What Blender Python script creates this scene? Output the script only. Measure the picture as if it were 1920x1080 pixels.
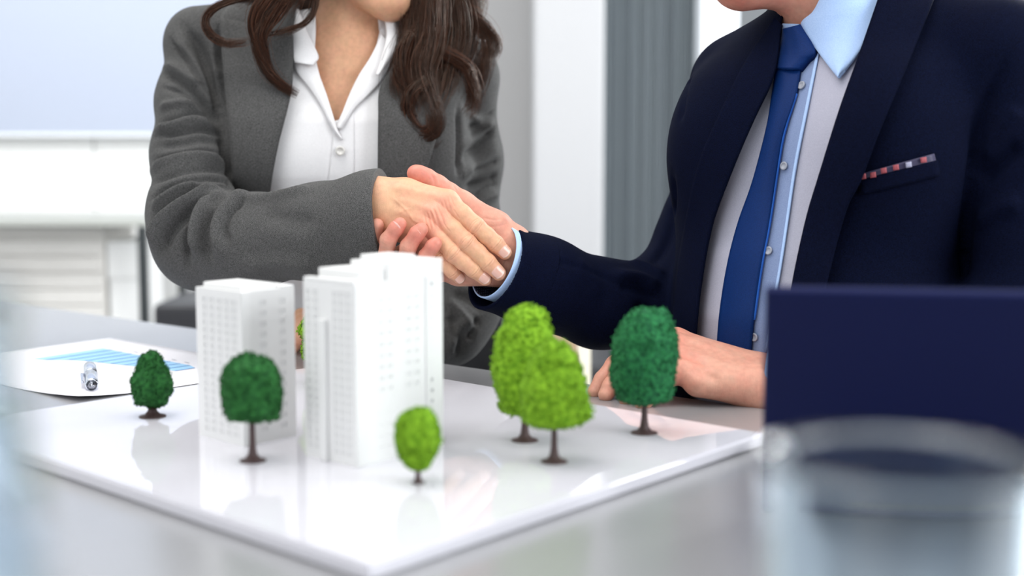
import bpy, bmesh, math, random
import numpy as np
from mathutils import Vector, Matrix
from mathutils.bvhtree import BVHTree

for o in list(bpy.data.objects):
    bpy.data.objects.remove(o)
SC = bpy.context.scene
COL = SC.collection
rng = np.random.default_rng(7)
random.seed(7)

# ------------------------------------------------------------------ camera
FPX = 2450.0
PITCH = math.atan(245.0 / FPX)
CAM = np.array([0.0, 0.0, 1.005])
cam = bpy.data.cameras.new('camera')
cam.sensor_width = 36.0
cam.lens = FPX * 36.0 / 1920.0
cam.clip_start = 0.02
cam.dof.use_dof = True
cam.dof.focus_distance = 1.475
cam.dof.aperture_fstop = 2.75
camo = bpy.data.objects.new('camera', cam)
COL.objects.link(camo)
camo.location = CAM
camo.rotation_euler = (math.pi / 2 - PITCH, 0, 0)
SC.camera = camo

# ------------------------------------------------------------------ world and lights
world = bpy.data.worlds.new('sky')
SC.world = world
world.use_nodes = True
wn = world.node_tree
wn.nodes['Background'].inputs[0].default_value = (0.86, 0.93, 1.0, 1)
wn.nodes['Background'].inputs[1].default_value = 0.36

def area(name, loc, target, sx, sy, power, col):
    l = bpy.data.lights.new(name, 'AREA')
    l.shape = 'RECTANGLE'
    l.size, l.size_y, l.energy, l.color = sx, sy, power, col
    o = bpy.data.objects.new(name, l)
    COL.objects.link(o)
    o.location = loc
    d = Vector(target) - Vector(loc)
    o.rotation_euler = d.to_track_quat('-Z', 'Y').to_euler()
    return o

# daylight through the window wall on the right, and the lit ceiling panels, plus two added fills
area('window_light', (2.6, 0.0, 1.9), (0.0, 1.4, 0.9), 2.2, 1.8, 70, (0.95, 0.98, 1.0))
area('rear_window_light', (2.3, 3.2, 2.0), (-0.1, 1.6, 0.9), 1.6, 1.4, 95, (0.97, 0.99, 1.0))
area('ceiling_light', (-0.6, 1.2, 2.75), (-0.2, 1.5, 0.8), 1.8, 1.2, 22, (1.0, 0.97, 0.93))
area('front_fill_light', (-1.9, -1.3, 2.0), (-0.1, 1.6, 0.9), 2.2, 1.6, 26, (0.98, 0.99, 1.0))  # added soft fill behind the camera for blouse and skin, not a window
area('wall_fill_light', (-1.4, 2.9, 2.7), (-1.3, 4.3, 1.0), 2.4, 0.5, 34, (0.97, 0.99, 1.0))  # added light to brighten the white panels, no fixture belongs here

SC.view_settings.view_transform = 'Standard'
SC.view_settings.look = 'None'
SC.view_settings.gamma = 1.0
SC.view_settings.use_curve_mapping = False
SC.view_settings.exposure = 0.36

# ------------------------------------------------------------------ coordinate helpers
CP, SP = math.cos(PITCH), math.sin(PITCH)
def ray(px, py):
    xr, yu = (px - 960.0) / FPX, (540.0 - py) / FPX
    return np.array([xr, CP + yu * SP, -SP + yu * CP])
def P(px, py, d):
    """point seen at that pixel of the photograph, d metres in front of the camera (along Y)"""
    r = ray(px, py)
    return CAM + r * (d / r[1])
def G(px, py, z):
    r = ray(px, py)
    return CAM + r * ((z - CAM[2]) / r[2])
def project(v):
    v = np.atleast_2d(v) - CAM
    fw = v[:, 1] * CP - v[:, 2] * SP
    up = v[:, 1] * SP + v[:, 2] * CP
    return np.stack([960 + FPX * v[:, 0] / fw, 540 - FPX * up / fw], 1)

# ------------------------------------------------------------------ object helpers
def link(o, parent=None):
    COL.objects.link(o)
    if parent is not None:
        o.parent = parent
        o.matrix_parent_inverse = Matrix.Translation(parent.location if parent.parent is None else Vector()).inverted()
    return o
def tag(o, label=None, cat=None, group=None, kind=None):
    if label: o['label'] = label
    if cat: o['category'] = cat
    if group: o['group'] = group
    if kind: o['kind'] = kind
    return o
def thing(name, label, cat, loc=(0, 0, 0), rz=0.0, group=None):
    o = bpy.data.objects.new(name, None)
    o.empty_display_size = 0.05
    COL.objects.link(o)
    o.location = loc
    o.rotation_euler = (0, 0, rz)
    return tag(o, label, cat, group)
def local_child(name, me, parent, loc=(0, 0, 0)):
    """child placed in its parent's own frame"""
    o = bpy.data.objects.new(name, me)
    COL.objects.link(o)
    o.parent = parent
    o.location = loc
    return o
def mesh_np(name, V, F, mat=None, smooth=True):
    me = bpy.data.meshes.new(name)
    V = np.asarray(V, dtype=np.float32)
    if isinstance(F, np.ndarray):
        k = F.shape[1]
        me.vertices.add(len(V)); me.vertices.foreach_set('co', V.ravel())
        me.loops.add(F.size); me.loops.foreach_set('vertex_index', F.astype(np.int32).ravel())
        me.polygons.add(len(F))
        me.polygons.foreach_set('loop_start', np.arange(0, F.size, k, dtype=np.int32))
        me.polygons.foreach_set('loop_total', np.full(len(F), k, dtype=np.int32))
        me.update(calc_edges=True)
        me.validate()
    else:
        me.from_pydata([tuple(map(float, v)) for v in V], [], F)
        me.update()
    me.polygons.foreach_set('use_smooth', np.full(len(me.polygons), smooth))
    if mat: me.materials.append(mat)
    return me
def obj_np(name, V, F, mat, parent=None, smooth=True):
    """mesh given in world coordinates"""
    return link(bpy.data.objects.new(name, mesh_np(name, V, F, mat, smooth)), parent)
def bm_mesh(name, bm, mat=None, smooth=False):
    me = bpy.data.meshes.new(name)
    bmesh.ops.recalc_face_normals(bm, faces=bm.faces)
    bm.to_mesh(me); bm.free()
    if smooth: me.polygons.foreach_set('use_smooth', np.full(len(me.polygons), True))
    if mat: me.materials.append(mat)
    return me
def box(bm, lo, hi, bev=0.0, seg=2):
    lo, hi = Vector(lo), Vector(hi)
    r = bmesh.ops.create_cube(bm, size=1.0, matrix=Matrix.Translation((lo + hi) / 2) @ Matrix.Diagonal(((hi - lo).x, (hi - lo).y, (hi - lo).z, 1)))
    if bev > 0:
        es = list({e for v in r['verts'] for e in v.link_edges})
        bmesh.ops.bevel(bm, geom=es, offset=bev, segments=seg, affect='EDGES', profile=0.6)
def box_mesh(name, lo, hi, mat, bev=0.0, seg=2):
    bm = bmesh.new(); box(bm, lo, hi, bev, seg)
    return bm_mesh(name, bm, mat)
def lathe(prof, n=32, closed=False):
    """(r, z) profile turned about z"""
    V, F = [], []
    m = len(prof)
    for r, z in prof:
        for i in range(n):
            a = 2 * math.pi * i / n
            V.append((r * math.cos(a), r * math.sin(a), z))
    for j in range(m - 1 + (1 if closed else 0)):
        k = (j + 1) % m
        for i in range(n):
            i2 = (i + 1) % n
            F.append((j * n + i, j * n + i2, k * n + i2, k * n + i))
    if not closed:
        if prof[0][0] > 1e-6: F.append(tuple(reversed(range(n))))
        if prof[-1][0] > 1e-6: F.append(tuple((m - 1) * n + i for i in range(n)))
    return np.array(V), F

# ------------------------------------------------------------------ materials
def mat_new(name):
    m = bpy.data.materials.new(name)
    m.use_nodes = True
    nt = m.node_tree
    return m, nt, nt.nodes['Principled BSDF']
def simple(name, col, rough=0.5, metal=0.0, spec=0.5, coat=0.0, bump=0.0, bscale=200.0, var=0.0, vscale=6.0, emit=None):
    m, nt, b = mat_new(name)
    b.inputs['Base Color'].default_value = (*col, 1)
    b.inputs['Roughness'].default_value = rough
    b.inputs['Metallic'].default_value = metal
    b.inputs['Specular IOR Level'].default_value = spec
    b.inputs['Coat Weight'].default_value = coat
    tc = nt.nodes.new('ShaderNodeTexCoord')
    if var > 0:
        n = nt.nodes.new('ShaderNodeTexNoise'); n.inputs['Scale'].default_value = vscale
        n.inputs['Detail'].default_value = 4
        nt.links.new(tc.outputs['Object'], n.inputs['Vector'])
        mx = nt.nodes.new('ShaderNodeMix'); mx.data_type = 'RGBA'
        mx.inputs['A'].default_value = (*[c * (1 - var) for c in col], 1)
        mx.inputs['B'].default_value = (*[min(1, c * (1 + var)) for c in col], 1)
        nt.links.new(n.outputs['Fac'], mx.inputs['Factor'])
        nt.links.new(mx.outputs['Result'], b.inputs['Base Color'])
    if bump > 0:
        n2 = nt.nodes.new('ShaderNodeTexNoise'); n2.inputs['Scale'].default_value = bscale
        nt.links.new(tc.outputs['Object'], n2.inputs['Vector'])
        bp = nt.nodes.new('ShaderNodeBump'); bp.inputs['Strength'].default_value = bump
        bp.inputs['Distance'].default_value = 0.002
        nt.links.new(n2.outputs['Fac'], bp.inputs['Height'])
        nt.links.new(bp.outputs['Normal'], b.inputs['Normal'])
    if emit:
        b.inputs['Emission Color'].default_value = (*emit[0], 1)
        b.inputs['Emission Strength'].default_value = emit[1]
    return m
def cloth(name, dark, light, scale=1100.0, rough=0.85, sheen=0.2, big=0.12, stripes=0.5, detail=0.5, sheen_col=(1, 1, 1), spec=0.15):
    """woven cloth: fine two-tone threads, slow tonal variation"""
    m, nt, b = mat_new(name)
    L = nt.links.new
    tc = nt.nodes.new('ShaderNodeTexCoord')
    n1 = nt.nodes.new('ShaderNodeTexNoise'); n1.inputs['Scale'].default_value = scale
    n1.inputs['Detail'].default_value = 1.0
    mp = nt.nodes.new('ShaderNodeMapping'); mp.inputs['Scale'].default_value = (1.0, 1.0, 0.35)
    L(tc.outputs['Object'], mp.inputs['Vector']); L(mp.outputs['Vector'], n1.inputs['Vector'])
    mp2 = nt.nodes.new('ShaderNodeMapping'); mp2.inputs['Scale'].default_value = (0.3, 0.3, 1.0)
    n1b = nt.nodes.new('ShaderNodeTexNoise'); n1b.inputs['Scale'].default_value = scale
    n1b.inputs['Detail'].default_value = 1.0
    L(tc.outputs['Object'], mp2.inputs['Vector']); L(mp2.outputs['Vector'], n1b.inputs['Vector'])
    add = nt.nodes.new('ShaderNodeMath'); add.operation = 'ADD'
    L(n1.outputs['Fac'], add.inputs[0]); L(n1b.outputs['Fac'], add.inputs[1])
    mr = nt.nodes.new('ShaderNodeMapRange')
    mr.inputs['From Min'].default_value = 0.75; mr.inputs['From Max'].default_value = 1.25
    L(add.outputs[0], mr.inputs['Value'])
    n2 = nt.nodes.new('ShaderNodeTexNoise'); n2.inputs['Scale'].default_value = 9.0; n2.inputs['Detail'].default_value = 5
    L(tc.outputs['Object'], n2.inputs['Vector'])
    mr2 = nt.nodes.new('ShaderNodeMapRange')
    mr2.inputs['To Min'].default_value = 1 - big; mr2.inputs['To Max'].default_value = 1 + big
    L(n2.outputs['Fac'], mr2.inputs['Value'])
    mx = nt.nodes.new('ShaderNodeMix'); mx.data_type = 'RGBA'
    mx.inputs['A'].default_value = (*dark, 1); mx.inputs['B'].default_value = (*light, 1)
    L(mr.outputs['Result'], mx.inputs['Factor'])
    sc = nt.nodes.new('ShaderNodeVectorMath'); sc.operation = 'SCALE'
    L(mx.outputs['Result'], sc.inputs[0]); L(mr2.outputs['Result'], sc.inputs['Scale'])
    L(sc.outputs['Vector'], b.inputs['Base Color'])
    b.inputs['Roughness'].default_value = rough
    b.inputs['Sheen Weight'].default_value = sheen
    b.inputs['Sheen Roughness'].default_value = 0.5
    b.inputs['Sheen Tint'].default_value = (*sheen_col, 1)
    b.inputs['Specular IOR Level'].default_value = spec
    bp = nt.nodes.new('ShaderNodeBump'); bp.inputs['Strength'].default_value = detail
    bp.inputs['Distance'].default_value = 0.0006
    L(add.outputs[0], bp.inputs['Height']); L(bp.outputs['Normal'], b.inputs['Normal'])
    return m
def skin(name, col, red, rot=0.7):
    """skin: base tone, redder where the 'blush' attribute says (knuckles, tips), fine pores"""
    m, nt, b = mat_new(name)
    L = nt.links.new
    tc = nt.nodes.new('ShaderNodeTexCoord')
    at = nt.nodes.new('ShaderNodeAttribute'); at.attribute_name = 'blush'
    n = nt.nodes.new('ShaderNodeTexNoise'); n.inputs['Scale'].default_value = 70; n.inputs['Detail'].default_value = 5
    L(tc.outputs['Object'], n.inputs['Vector'])
    mr = nt.nodes.new('ShaderNodeMapRange'); mr.inputs['From Min'].default_value = 0.3; mr.inputs['From Max'].default_value = 0.7
    mr.inputs['To Min'].default_value = -0.18; mr.inputs['To Max'].default_value = 0.22
    L(n.outputs['Fac'], mr.inputs['Value'])
    ad = nt.nodes.new('ShaderNodeMath'); ad.operation = 'ADD'; ad.use_clamp = True
    L(at.outputs['Fac'], ad.inputs[0]); L(mr.outputs['Result'], ad.inputs[1])
    mx = nt.nodes.new('ShaderNodeMix'); mx.data_type = 'RGBA'
    mx.inputs['A'].default_value = (*col, 1); mx.inputs['B'].default_value = (*red, 1)
    L(ad.outputs[0], mx.inputs['Factor'])
    L(mx.outputs['Result'], b.inputs['Base Color'])
    b.inputs['Roughness'].default_value = 0.48
    b.inputs['Specular IOR Level'].default_value = 0.4
    b.inputs['Subsurface Weight'].default_value = 0.12
    b.inputs['Subsurface Radius'].default_value = (0.010, 0.004, 0.002)
    b.inputs['Subsurface Scale'].default_value = 1.0
    v = nt.nodes.new('ShaderNodeTexVoronoi'); v.inputs['Scale'].default_value = 900
    L(tc.outputs['Object'], v.inputs['Vector'])
    bp = nt.nodes.new('ShaderNodeBump'); bp.inputs['Strength'].default_value = 0.18; bp.inputs['Distance'].default_value = 0.0004
    # fine skin lines running across the fingers
    mp = nt.nodes.new('ShaderNodeMapping'); mp.inputs['Rotation'].default_value = (0, rot, 0); mp.inputs['Scale'].default_value = (1.0, 0.5, 0.16)
    fl = nt.nodes.new('ShaderNodeTexNoise'); fl.inputs['Scale'].default_value = 620; fl.inputs['Detail'].default_value = 3
    L(tc.outputs['Object'], mp.inputs['Vector']); L(mp.outputs['Vector'], fl.inputs['Vector'])
    bp0 = nt.nodes.new('ShaderNodeBump'); bp0.inputs['Strength'].default_value = 0.3; bp0.inputs['Distance'].default_value = 0.0006
    L(fl.outputs['Fac'], bp0.inputs['Height']); L(bp0.outputs['Normal'], bp.inputs['Normal'])
    # slow tonal mottling
    n3 = nt.nodes.new('ShaderNodeTexNoise'); n3.inputs['Scale'].default_value = 170; n3.inputs['Detail'].default_value = 6
    L(tc.outputs['Object'], n3.inputs['Vector'])
    m3 = nt.nodes.new('ShaderNodeMapRange'); m3.inputs['From Min'].default_value = 0.3; m3.inputs['From Max'].default_value = 0.7
    m3.inputs['To Min'].default_value = 0.90; m3.inputs['To Max'].default_value = 1.06
    L(n3.outputs['Fac'], m3.inputs['Value'])
    sc = nt.nodes.new('ShaderNodeVectorMath'); sc.operation = 'SCALE'
    L(mx.outputs['Result'], sc.inputs[0]); L(m3.outputs['Result'], sc.inputs['Scale']); L(sc.outputs['Vector'], b.inputs['Base Color'])
    L(v.outputs['Distance'], bp.inputs['Height']); L(bp.outputs['Normal'], b.inputs['Normal'])
    return m

# ------------------------------------------------------------------ distance-field modelling
def smin(a, b, k):
    h = np.maximum(k - np.abs(a - b), 0.0) / k
    return np.minimum(a, b) - h * h * k * 0.25
def smax(a, b, k): return -smin(-a, -b, k)
def seg(p, a, b, ra, rb, flat=None, fs=1.0):
    """tapered limb segment; flat = axis along which it is squashed by fs"""
    a = np.asarray(a); b = np.asarray(b)
    q = p
    if flat is not None:
        w = np.asarray(flat)
        dd = (p - a) @ w
        q = p + (1.0 / fs - 1.0) * dd[:, None] * w
        bb = (b - a) @ w
        b = b + (1.0 / fs - 1.0) * bb * w
    ab = b - a
    w = q - a
    t = np.minimum(np.maximum((w @ ab) * (1.0 / max(ab @ ab, 1e-12)), 0), 1)
    w -= t[:, None] * ab
    return np.sqrt(np.einsum('ij,ij->i', w, w)) - (ra + (rb - ra) * t)
def ell(p, c, r, R=None):
    q = p - np.asarray(c)
    if R is not None: q = q @ R
    r = np.asarray(r)
    k = np.linalg.norm(q / r, axis=1)
    return (k - 1.0) * r.min() * (0.6 + 0.4 * np.minimum(k, 1))
def chain(p, pts, k):
    d = None
    for (a, ra), (b, rb) in zip(pts[:-1], pts[1:]):
        s = seg(p, a, b, ra, rb)
        d = s if d is None else smin(d, s, k)
    return d
def ev(fn, p, n=60000):
    return np.concatenate([fn(p[i:i + n]) for i in range(0, len(p), n)]) if len(p) else np.zeros(0)
def grad(fn, p, h):
    e = np.array([[1, -1, -1], [-1, -1, 1], [-1, 1, -1], [1, 1, 1]], float)
    g = np.zeros_like(p)
    for k in e: g += ev(fn, p + k * h)[:, None] * k
    return g / (4 * h)
def sdf_mesh(fn, lo, hi, vox, margin=1.7, newton=2):
    lo = np.asarray(lo, float); hi = np.asarray(hi, float)
    B = 8
    nb = np.ceil((hi - lo) / (vox * B)).astype(int)
    n = nb * B
    bi = np.stack(np.meshgrid(*[np.arange(k) for k in nb], indexing='ij'), -1).reshape(-1, 3)
    bc = lo + (bi * B + (B - 1) / 2) * vox
    bd = ev(fn, bc)
    keep = np.abs(bd) < B * vox * 0.87 * margin
    D = np.repeat(np.repeat(np.repeat(np.where(bd < 0, -1e3, 1e3).reshape(nb).astype(np.float32), B, 0), B, 1), B, 2)
    off = np.stack(np.meshgrid(*[np.arange(B)] * 3, indexing='ij'), -1).reshape(-1, 3)
    idx = (bi[keep][:, None, :] * B + off[None]).reshape(-1, 3)
    D[idx[:, 0], idx[:, 1], idx[:, 2]] = ev(fn, lo + idx * vox)
    S = D < 0
    c = np.zeros(n - 1, np.uint8)
    for i in (0, 1):
        for j in (0, 1):
            for k in (0, 1):
                c += S[i:n[0] - 1 + i, j:n[1] - 1 + j, k:n[2] - 1 + k]
    act = np.argwhere((c > 0) & (c < 8))
    imap = np.full(n - 1, -1, np.int32)
    imap[act[:, 0], act[:, 1], act[:, 2]] = np.arange(len(act))
    acc = np.zeros((len(act), 3)); cnt = np.zeros(len(act))
    cor = [(i, j, k) for i in (0, 1) for j in (0, 1) for k in (0, 1)]
    val = {q: np.clip(D[act[:, 0] + q[0], act[:, 1] + q[1], act[:, 2] + q[2]], -1, 1) for q in cor}
    for q in cor:
        for ax in range(3):
            if q[ax] == 0:
                r = list(q); r[ax] = 1; r = tuple(r)
                a, b = val[q], val[r]
                m = (a < 0) != (b < 0)
                t = np.where(m, a / np.where(m, a - b, 1), 0)
                pt = np.tile(np.array(q, float), (len(act), 1)); pt[:, ax] += t
                acc[m] += pt[m]; cnt[m] += 1
    V = lo + (act + acc / np.maximum(cnt, 1)[:, None]) * vox
    Q = []
    for ax in range(3):
        u, v = (ax + 1) % 3, (ax + 2) % 3
        s0 = [slice(1, n[k] - 1) for k in range(3)]; s1 = list(s0)
        s0[ax] = slice(0, n[ax] - 1); s1[ax] = slice(1, n[ax])
        A, Bq = S[tuple(s0)], S[tuple(s1)]
        e = np.argwhere(A != Bq)
        if not len(e): continue
        inside = A[e[:, 0], e[:, 1], e[:, 2]]
        base = e.copy()
        for k in range(3):
            if k != ax: base[:, k] += 1
        def cell(du, dv):
            q = base.copy(); q[:, u] += du; q[:, v] += dv
            return imap[q[:, 0], q[:, 1], q[:, 2]]
        f = np.stack([cell(-1, -1), cell(0, -1), cell(0, 0), cell(-1, 0)], 1)
        f[~inside] = f[~inside][:, ::-1]
        Q.append(f)
    Q = np.concatenate(Q)
    Q = Q[(Q >= 0).all(1)]
    for _ in range(newton):
        g = grad(fn, V, vox * 0.4)
        gl = np.maximum((g * g).sum(1), 0.05)
        st = ev(fn, V)[:, None] * g / gl[:, None]
        ln = np.linalg.norm(st, axis=1, keepdims=True)
        V -= st * np.minimum(1, vox / np.maximum(ln, 1e-9))
    return V, Q
def vnormals(V, Q):
    n = np.zeros_like(V)
    fn_ = np.cross(V[Q[:, 2]] - V[Q[:, 0]], V[Q[:, 3]] - V[Q[:, 1]])
    for k in range(4):
        np.add.at(n, Q[:, k], fn_)
    return n / np.maximum(np.linalg.norm(n, axis=1, keepdims=True), 1e-12)
def relax(V, Q, it=2, lam=0.5):
    E = np.concatenate([Q[:, [0, 1]], Q[:, [1, 2]], Q[:, [2, 3]], Q[:, [3, 0]]])
    for _ in range(it):
        s = np.zeros_like(V); c = np.zeros(len(V))
        np.add.at(s, E[:, 0], V[E[:, 1]]); np.add.at(c, E[:, 0], 1)
        np.add.at(s, E[:, 1], V[E[:, 0]]); np.add.at(c, E[:, 1], 1)
        V = V + lam * (s / np.maximum(c, 1)[:, None] - V)
    return V
def bvh_of(V, Q):
    return BVHTree.FromPolygons([tuple(v) for v in V.tolist()], Q.tolist())
def cast(bvh, px, py):
    r = ray(px, py); r = r / np.linalg.norm(r)
    return bvh.ray_cast(Vector(CAM), Vector(r))
def resample(pts, n):
    pts = np.asarray(pts, float)
    if len(pts) > 2:
        # Catmull-Rom through the points
        q = np.vstack([2 * pts[0] - pts[1], pts, 2 * pts[-1] - pts[-2]])
        out = []
        for i in range(1, len(q) - 2):
            for t in np.linspace(0, 1, 8, endpoint=False):
                a, b, c, d = q[i - 1], q[i], q[i + 1], q[i + 2]
                out.append(0.5 * (2 * b + (c - a) * t + (2 * a - 5 * b + 4 * c - d) * t * t + (3 * b - a - 3 * c + d) * t ** 3))
        out.append(pts[-1]); pts = np.array(out)
    s = np.concatenate([[0], np.cumsum(np.linalg.norm(np.diff(pts, axis=0), axis=1))])
    t = np.linspace(0, s[-1], n)
    return np.stack([np.interp(t, s, pts[:, k]) for k in range(pts.shape[1])], 1)
def fold(V, N, bvh, items):
    """raise ridges (h>0) or press creases (h<0) along lines that run over the cloth"""
    V = V.copy(); D = np.zeros(len(V))
    for pl, w, h in items:
        q = resample(pl, max(6, int(len(pl) * 10)))
        pts = []
        for px, py in q[:, :2]:
            hit = cast(bvh, px, py)
            if hit[0] is not None: pts.append(hit[0])
        if len(pts) < 3: continue
        pts = np.array(pts)
        m = ((V > pts.min(0) - 3 * w) & (V < pts.max(0) + 3 * w)).all(1)
        ix = np.nonzero(m)[0]
        if not len(ix): continue
        d = np.linalg.norm(V[ix][:, None, :] - pts[None], axis=2)
        j = d.argmin(1); dm = d.min(1)
        t = j / (len(pts) - 1)
        tap = np.clip(np.minimum(t, 1 - t) * 5 + 0.15, 0, 1)
        D[ix] += h * tap * np.exp(-(dm / w) ** 2)
    return V + N * np.clip(D, -0.0093, 0.03)[:, None]
def in_poly(pts, poly):
    x, y = pts[:, 0], pts[:, 1]
    r = np.zeros(len(pts), bool)
    n = len(poly)
    for i in range(n):
        x1, y1 = poly[i]; x2, y2 = poly[(i + 1) % n]
        c = ((y1 > y) != (y2 > y)) & (x < (x2 - x1) * (y - y1) / (y2 - y1 + 1e-12) + x1)
        r ^= c
    return r
def cut_open(V, Q, poly, snap=14, only=None):
    """cut the front opening of a garment and pull the cut edge onto a clean line"""
    N = vnormals(V, Q)
    poly = np.asarray(poly, float)
    cen = V[Q].mean(1)
    fr = (N[Q].mean(1) * (CAM - cen)).sum(1) > 0
    dele = in_poly(project(cen), poly) & fr
    if only is not None: dele &= only(cen)
    K = Q[~dele]
    bv = np.intersect1d(np.unique(Q[dele]), np.unique(K))
    if len(bv):
        pp = project(V[bv])
        best = np.full(len(bv), 1e9); bp = pp.copy()
        for i in range(len(poly)):
            a, b = poly[i], poly[(i + 1) % len(poly)]
            ab = b - a
            t = np.clip(((pp - a) @ ab) / (ab @ ab + 1e-9), 0, 1)
            q = a + t[:, None] * ab
            d = np.linalg.norm(q - pp, axis=1)
            m = d < best
            best[m] = d[m]; bp[m] = q[m]
        for i, v in enumerate(bv):
            if best[i] < snap:
                V[v] = P(bp[i][0], bp[i][1], V[v][1])
    used = np.unique(K)
    mp = np.full(len(V), -1); mp[used] = np.arange(len(used))
    return V[used], mp[K]
def solid(o, th, off=-1):
    m = o.modifiers.new('thickness', 'SOLIDIFY')
    m.thickness = th; m.offset = off
    return o
def shell(A, nrm, th):
    """closed slab from a grid A[nv][nu] of points and unit normals"""
    nv, nu = A.shape[:2]
    V = np.concatenate([A.reshape(-1, 3), (A - nrm * th).reshape(-1, 3)])
    F = []
    o = nu * nv
    for j in range(nv - 1):
        for i in range(nu - 1):
            a = j * nu + i
            F.append((a, a + nu, a + nu + 1, a + 1))
            F.append((o + a, o + a + 1, o + a + nu + 1, o + a + nu))
    rim = [i for i in range(nu)] + [j * nu + nu - 1 for j in range(1, nv)] + [(nv - 1) * nu + i for i in range(nu - 2, -1, -1)] + [j * nu for j in range(nv - 2, 0, -1)]
    for a, b in zip(rim, rim[1:] + rim[:1]):
        F.append((a, b, o + b, o + a))
    return V, np.array(F)
def drape(name, left, right, bvh, mat, parent, off=0.004, th=0.003, nu=14, nv=40, bulge=0.0, lift=None, dback=None, edge=0.0):
    """a cloth panel lying on the body between two edge lines (pixel positions found on the body by ray)"""
    Lc, Rc = resample(left, nv), resample(right, nv)
    A = np.zeros((nv, nu, 3)); N = np.zeros((nv, nu, 3)); ok = np.zeros((nv, nu), bool)
    for j in range(nv):
        for i in range(nu):
            u = i / (nu - 1)
            q = Lc[j] * (1 - u) + Rc[j] * u
            h = cast(bvh, q[0], q[1])
            if h[0] is not None:
                A[j, i] = h[0]; N[j, i] = h[1]; ok[j, i] = True
    yy = A[..., 1]
    fill = np.median(yy[ok]) if ok.any() else dback
    for j in range(nv):
        for i in range(nu):
            if not ok[j, i]:
                u = i / (nu - 1)
                q = Lc[j] * (1 - u) + Rc[j] * u
                c = [yy[j, k] for k in range(nu) if ok[j, k]]
                A[j, i] = P(q[0], q[1], (c[int(np.clip(i, 0, len(c) - 1))] if c else (dback or fill)))
                N[j, i] = (0, -1, 0)
    # smooth depth and normals a little so that the panel hangs cleanly
    for _ in range(4):
        for M in (N,):
            M[1:-1, 1:-1] = (M[1:-1, 1:-1] * 2 + M[:-2, 1:-1] + M[2:, 1:-1] + M[1:-1, :-2] + M[1:-1, 2:]) / 6
    N /= np.maximum(np.linalg.norm(N, axis=2, keepdims=True), 1e-9)
    u = np.linspace(0, 1, nu)[None, :]; v = np.linspace(0, 1, nv)[:, None]
    o = off + bulge * np.sin(np.pi * u) * np.ones_like(v)
    if lift is not None: o = o + lift(u, v)
    # move towards the viewer along the sight line so that the outline stays where it was measured
    dirs = CAM - A
    dirs /= np.linalg.norm(dirs, axis=2, keepdims=True)
    A = A + dirs * o[..., None]
    V, F = shell(A, N, th)
    return obj_np(name, V, F, mat, parent)

def fine_end(fn, V, Q, c, ax, back, rad, vox):
    """re-mesh the last stretch of a sleeve at a finer step and stitch it over the coarse one"""
    N = vnormals(V, Q)
    cen = V[Q].mean(1); s = (cen - c) @ ax
    near = np.linalg.norm(cen - c, axis=1) < rad
    K = Q[~(near & (s > -back + 0.004))]
    def f2(p):
        d = fn(p); s2 = (p - c) @ ax
        return np.maximum(np.maximum(d, -(s2 + back)), np.linalg.norm(p - c, axis=1) - rad)
    v, q = sdf_mesh(f2, c - rad * 1.02, c + rad * 1.02, vox, newton=3)
    cc = v[q].mean(1)
    q = q[((cc - c) @ ax > -back + vox * 1.2) & (np.linalg.norm(cc - c, axis=1) < rad - vox * 1.2)]
    used = np.unique(K); mp = np.full(len(V), -1); mp[used] = np.arange(len(used))
    V1, Q1 = V[used], mp[K]
    used = np.unique(q); mp = np.full(len(v), -1); mp[used] = np.arange(len(used))
    return join_meshes([(V1, Q1), (v[used], mp[q])])
# ------------------------------------------------------------------ room
TZ, BZ = 0.743, 0.755          # table top, model board top
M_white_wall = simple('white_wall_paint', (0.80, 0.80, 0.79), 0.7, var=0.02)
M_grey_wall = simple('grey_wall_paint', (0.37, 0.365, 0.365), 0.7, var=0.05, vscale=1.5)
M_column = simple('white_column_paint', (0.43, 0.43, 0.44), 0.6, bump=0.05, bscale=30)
M_floor = simple('pale_floor', (0.62, 0.63, 0.65), 0.25, var=0.06, vscale=2.0)
M_black = simple('black_metal', (0.02, 0.025, 0.027), 0.4)
M_frame_white = simple('white_frame', (0.85, 0.87, 0.9), 0.4)

def structure(name, me, loc=(0, 0, 0)):
    o = bpy.data.objects.new(name, me); COL.objects.link(o); o.location = loc
    o['kind'] = 'structure'
    return o
structure('floor', box_mesh('floor', (-3.6, -2.2, -0.06), (3.6, 5.3, 0.0), M_floor))
structure('ceiling', box_mesh('ceiling', (-3.6, -2.2, 3.0), (3.6, 5.3, 3.08), M_white_wall))
WX = P(1000, 300, 4.6)[0]
structure('wall_back', box_mesh('wall_back', (-3.6, 4.75, 0.0), (WX + 0.08, 4.9, 3.0), M_grey_wall))
# white wainscot panels under the whiteboard: two boards with a joint
def X(px, d): return P(px, 300, d)[0]
def Z(py, d): return P(960, py, d)[2]
structure('wall_left', box_mesh('wall_left', (-3.6, -2.2, 0.0), (-3.5, 5.3, 3.0), M_white_wall))
pan = structure('trim_1', box_mesh('trim_1', (-3.45, 4.70, 0.0), (X(640, 4.7), 4.749, 2.9), M_white_wall))
for a, b in ((-420, 175.5), (178, 640)):
    me = box_mesh('panel', (X(a, 4.66), 4.66, 0.25), (X(b, 4.66), 4.705, 2.6), simple('white_panel', (0.86, 0.86, 0.85), 0.5), 0.002)
    local_child('panel', me, pan)
# white column
structure('trim_2', box_mesh('trim_2', (X(1000, 4.3), 4.3, 0.0), (X(1132, 4.3), 4.7, 3.0), M_column, 0.012))
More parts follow.
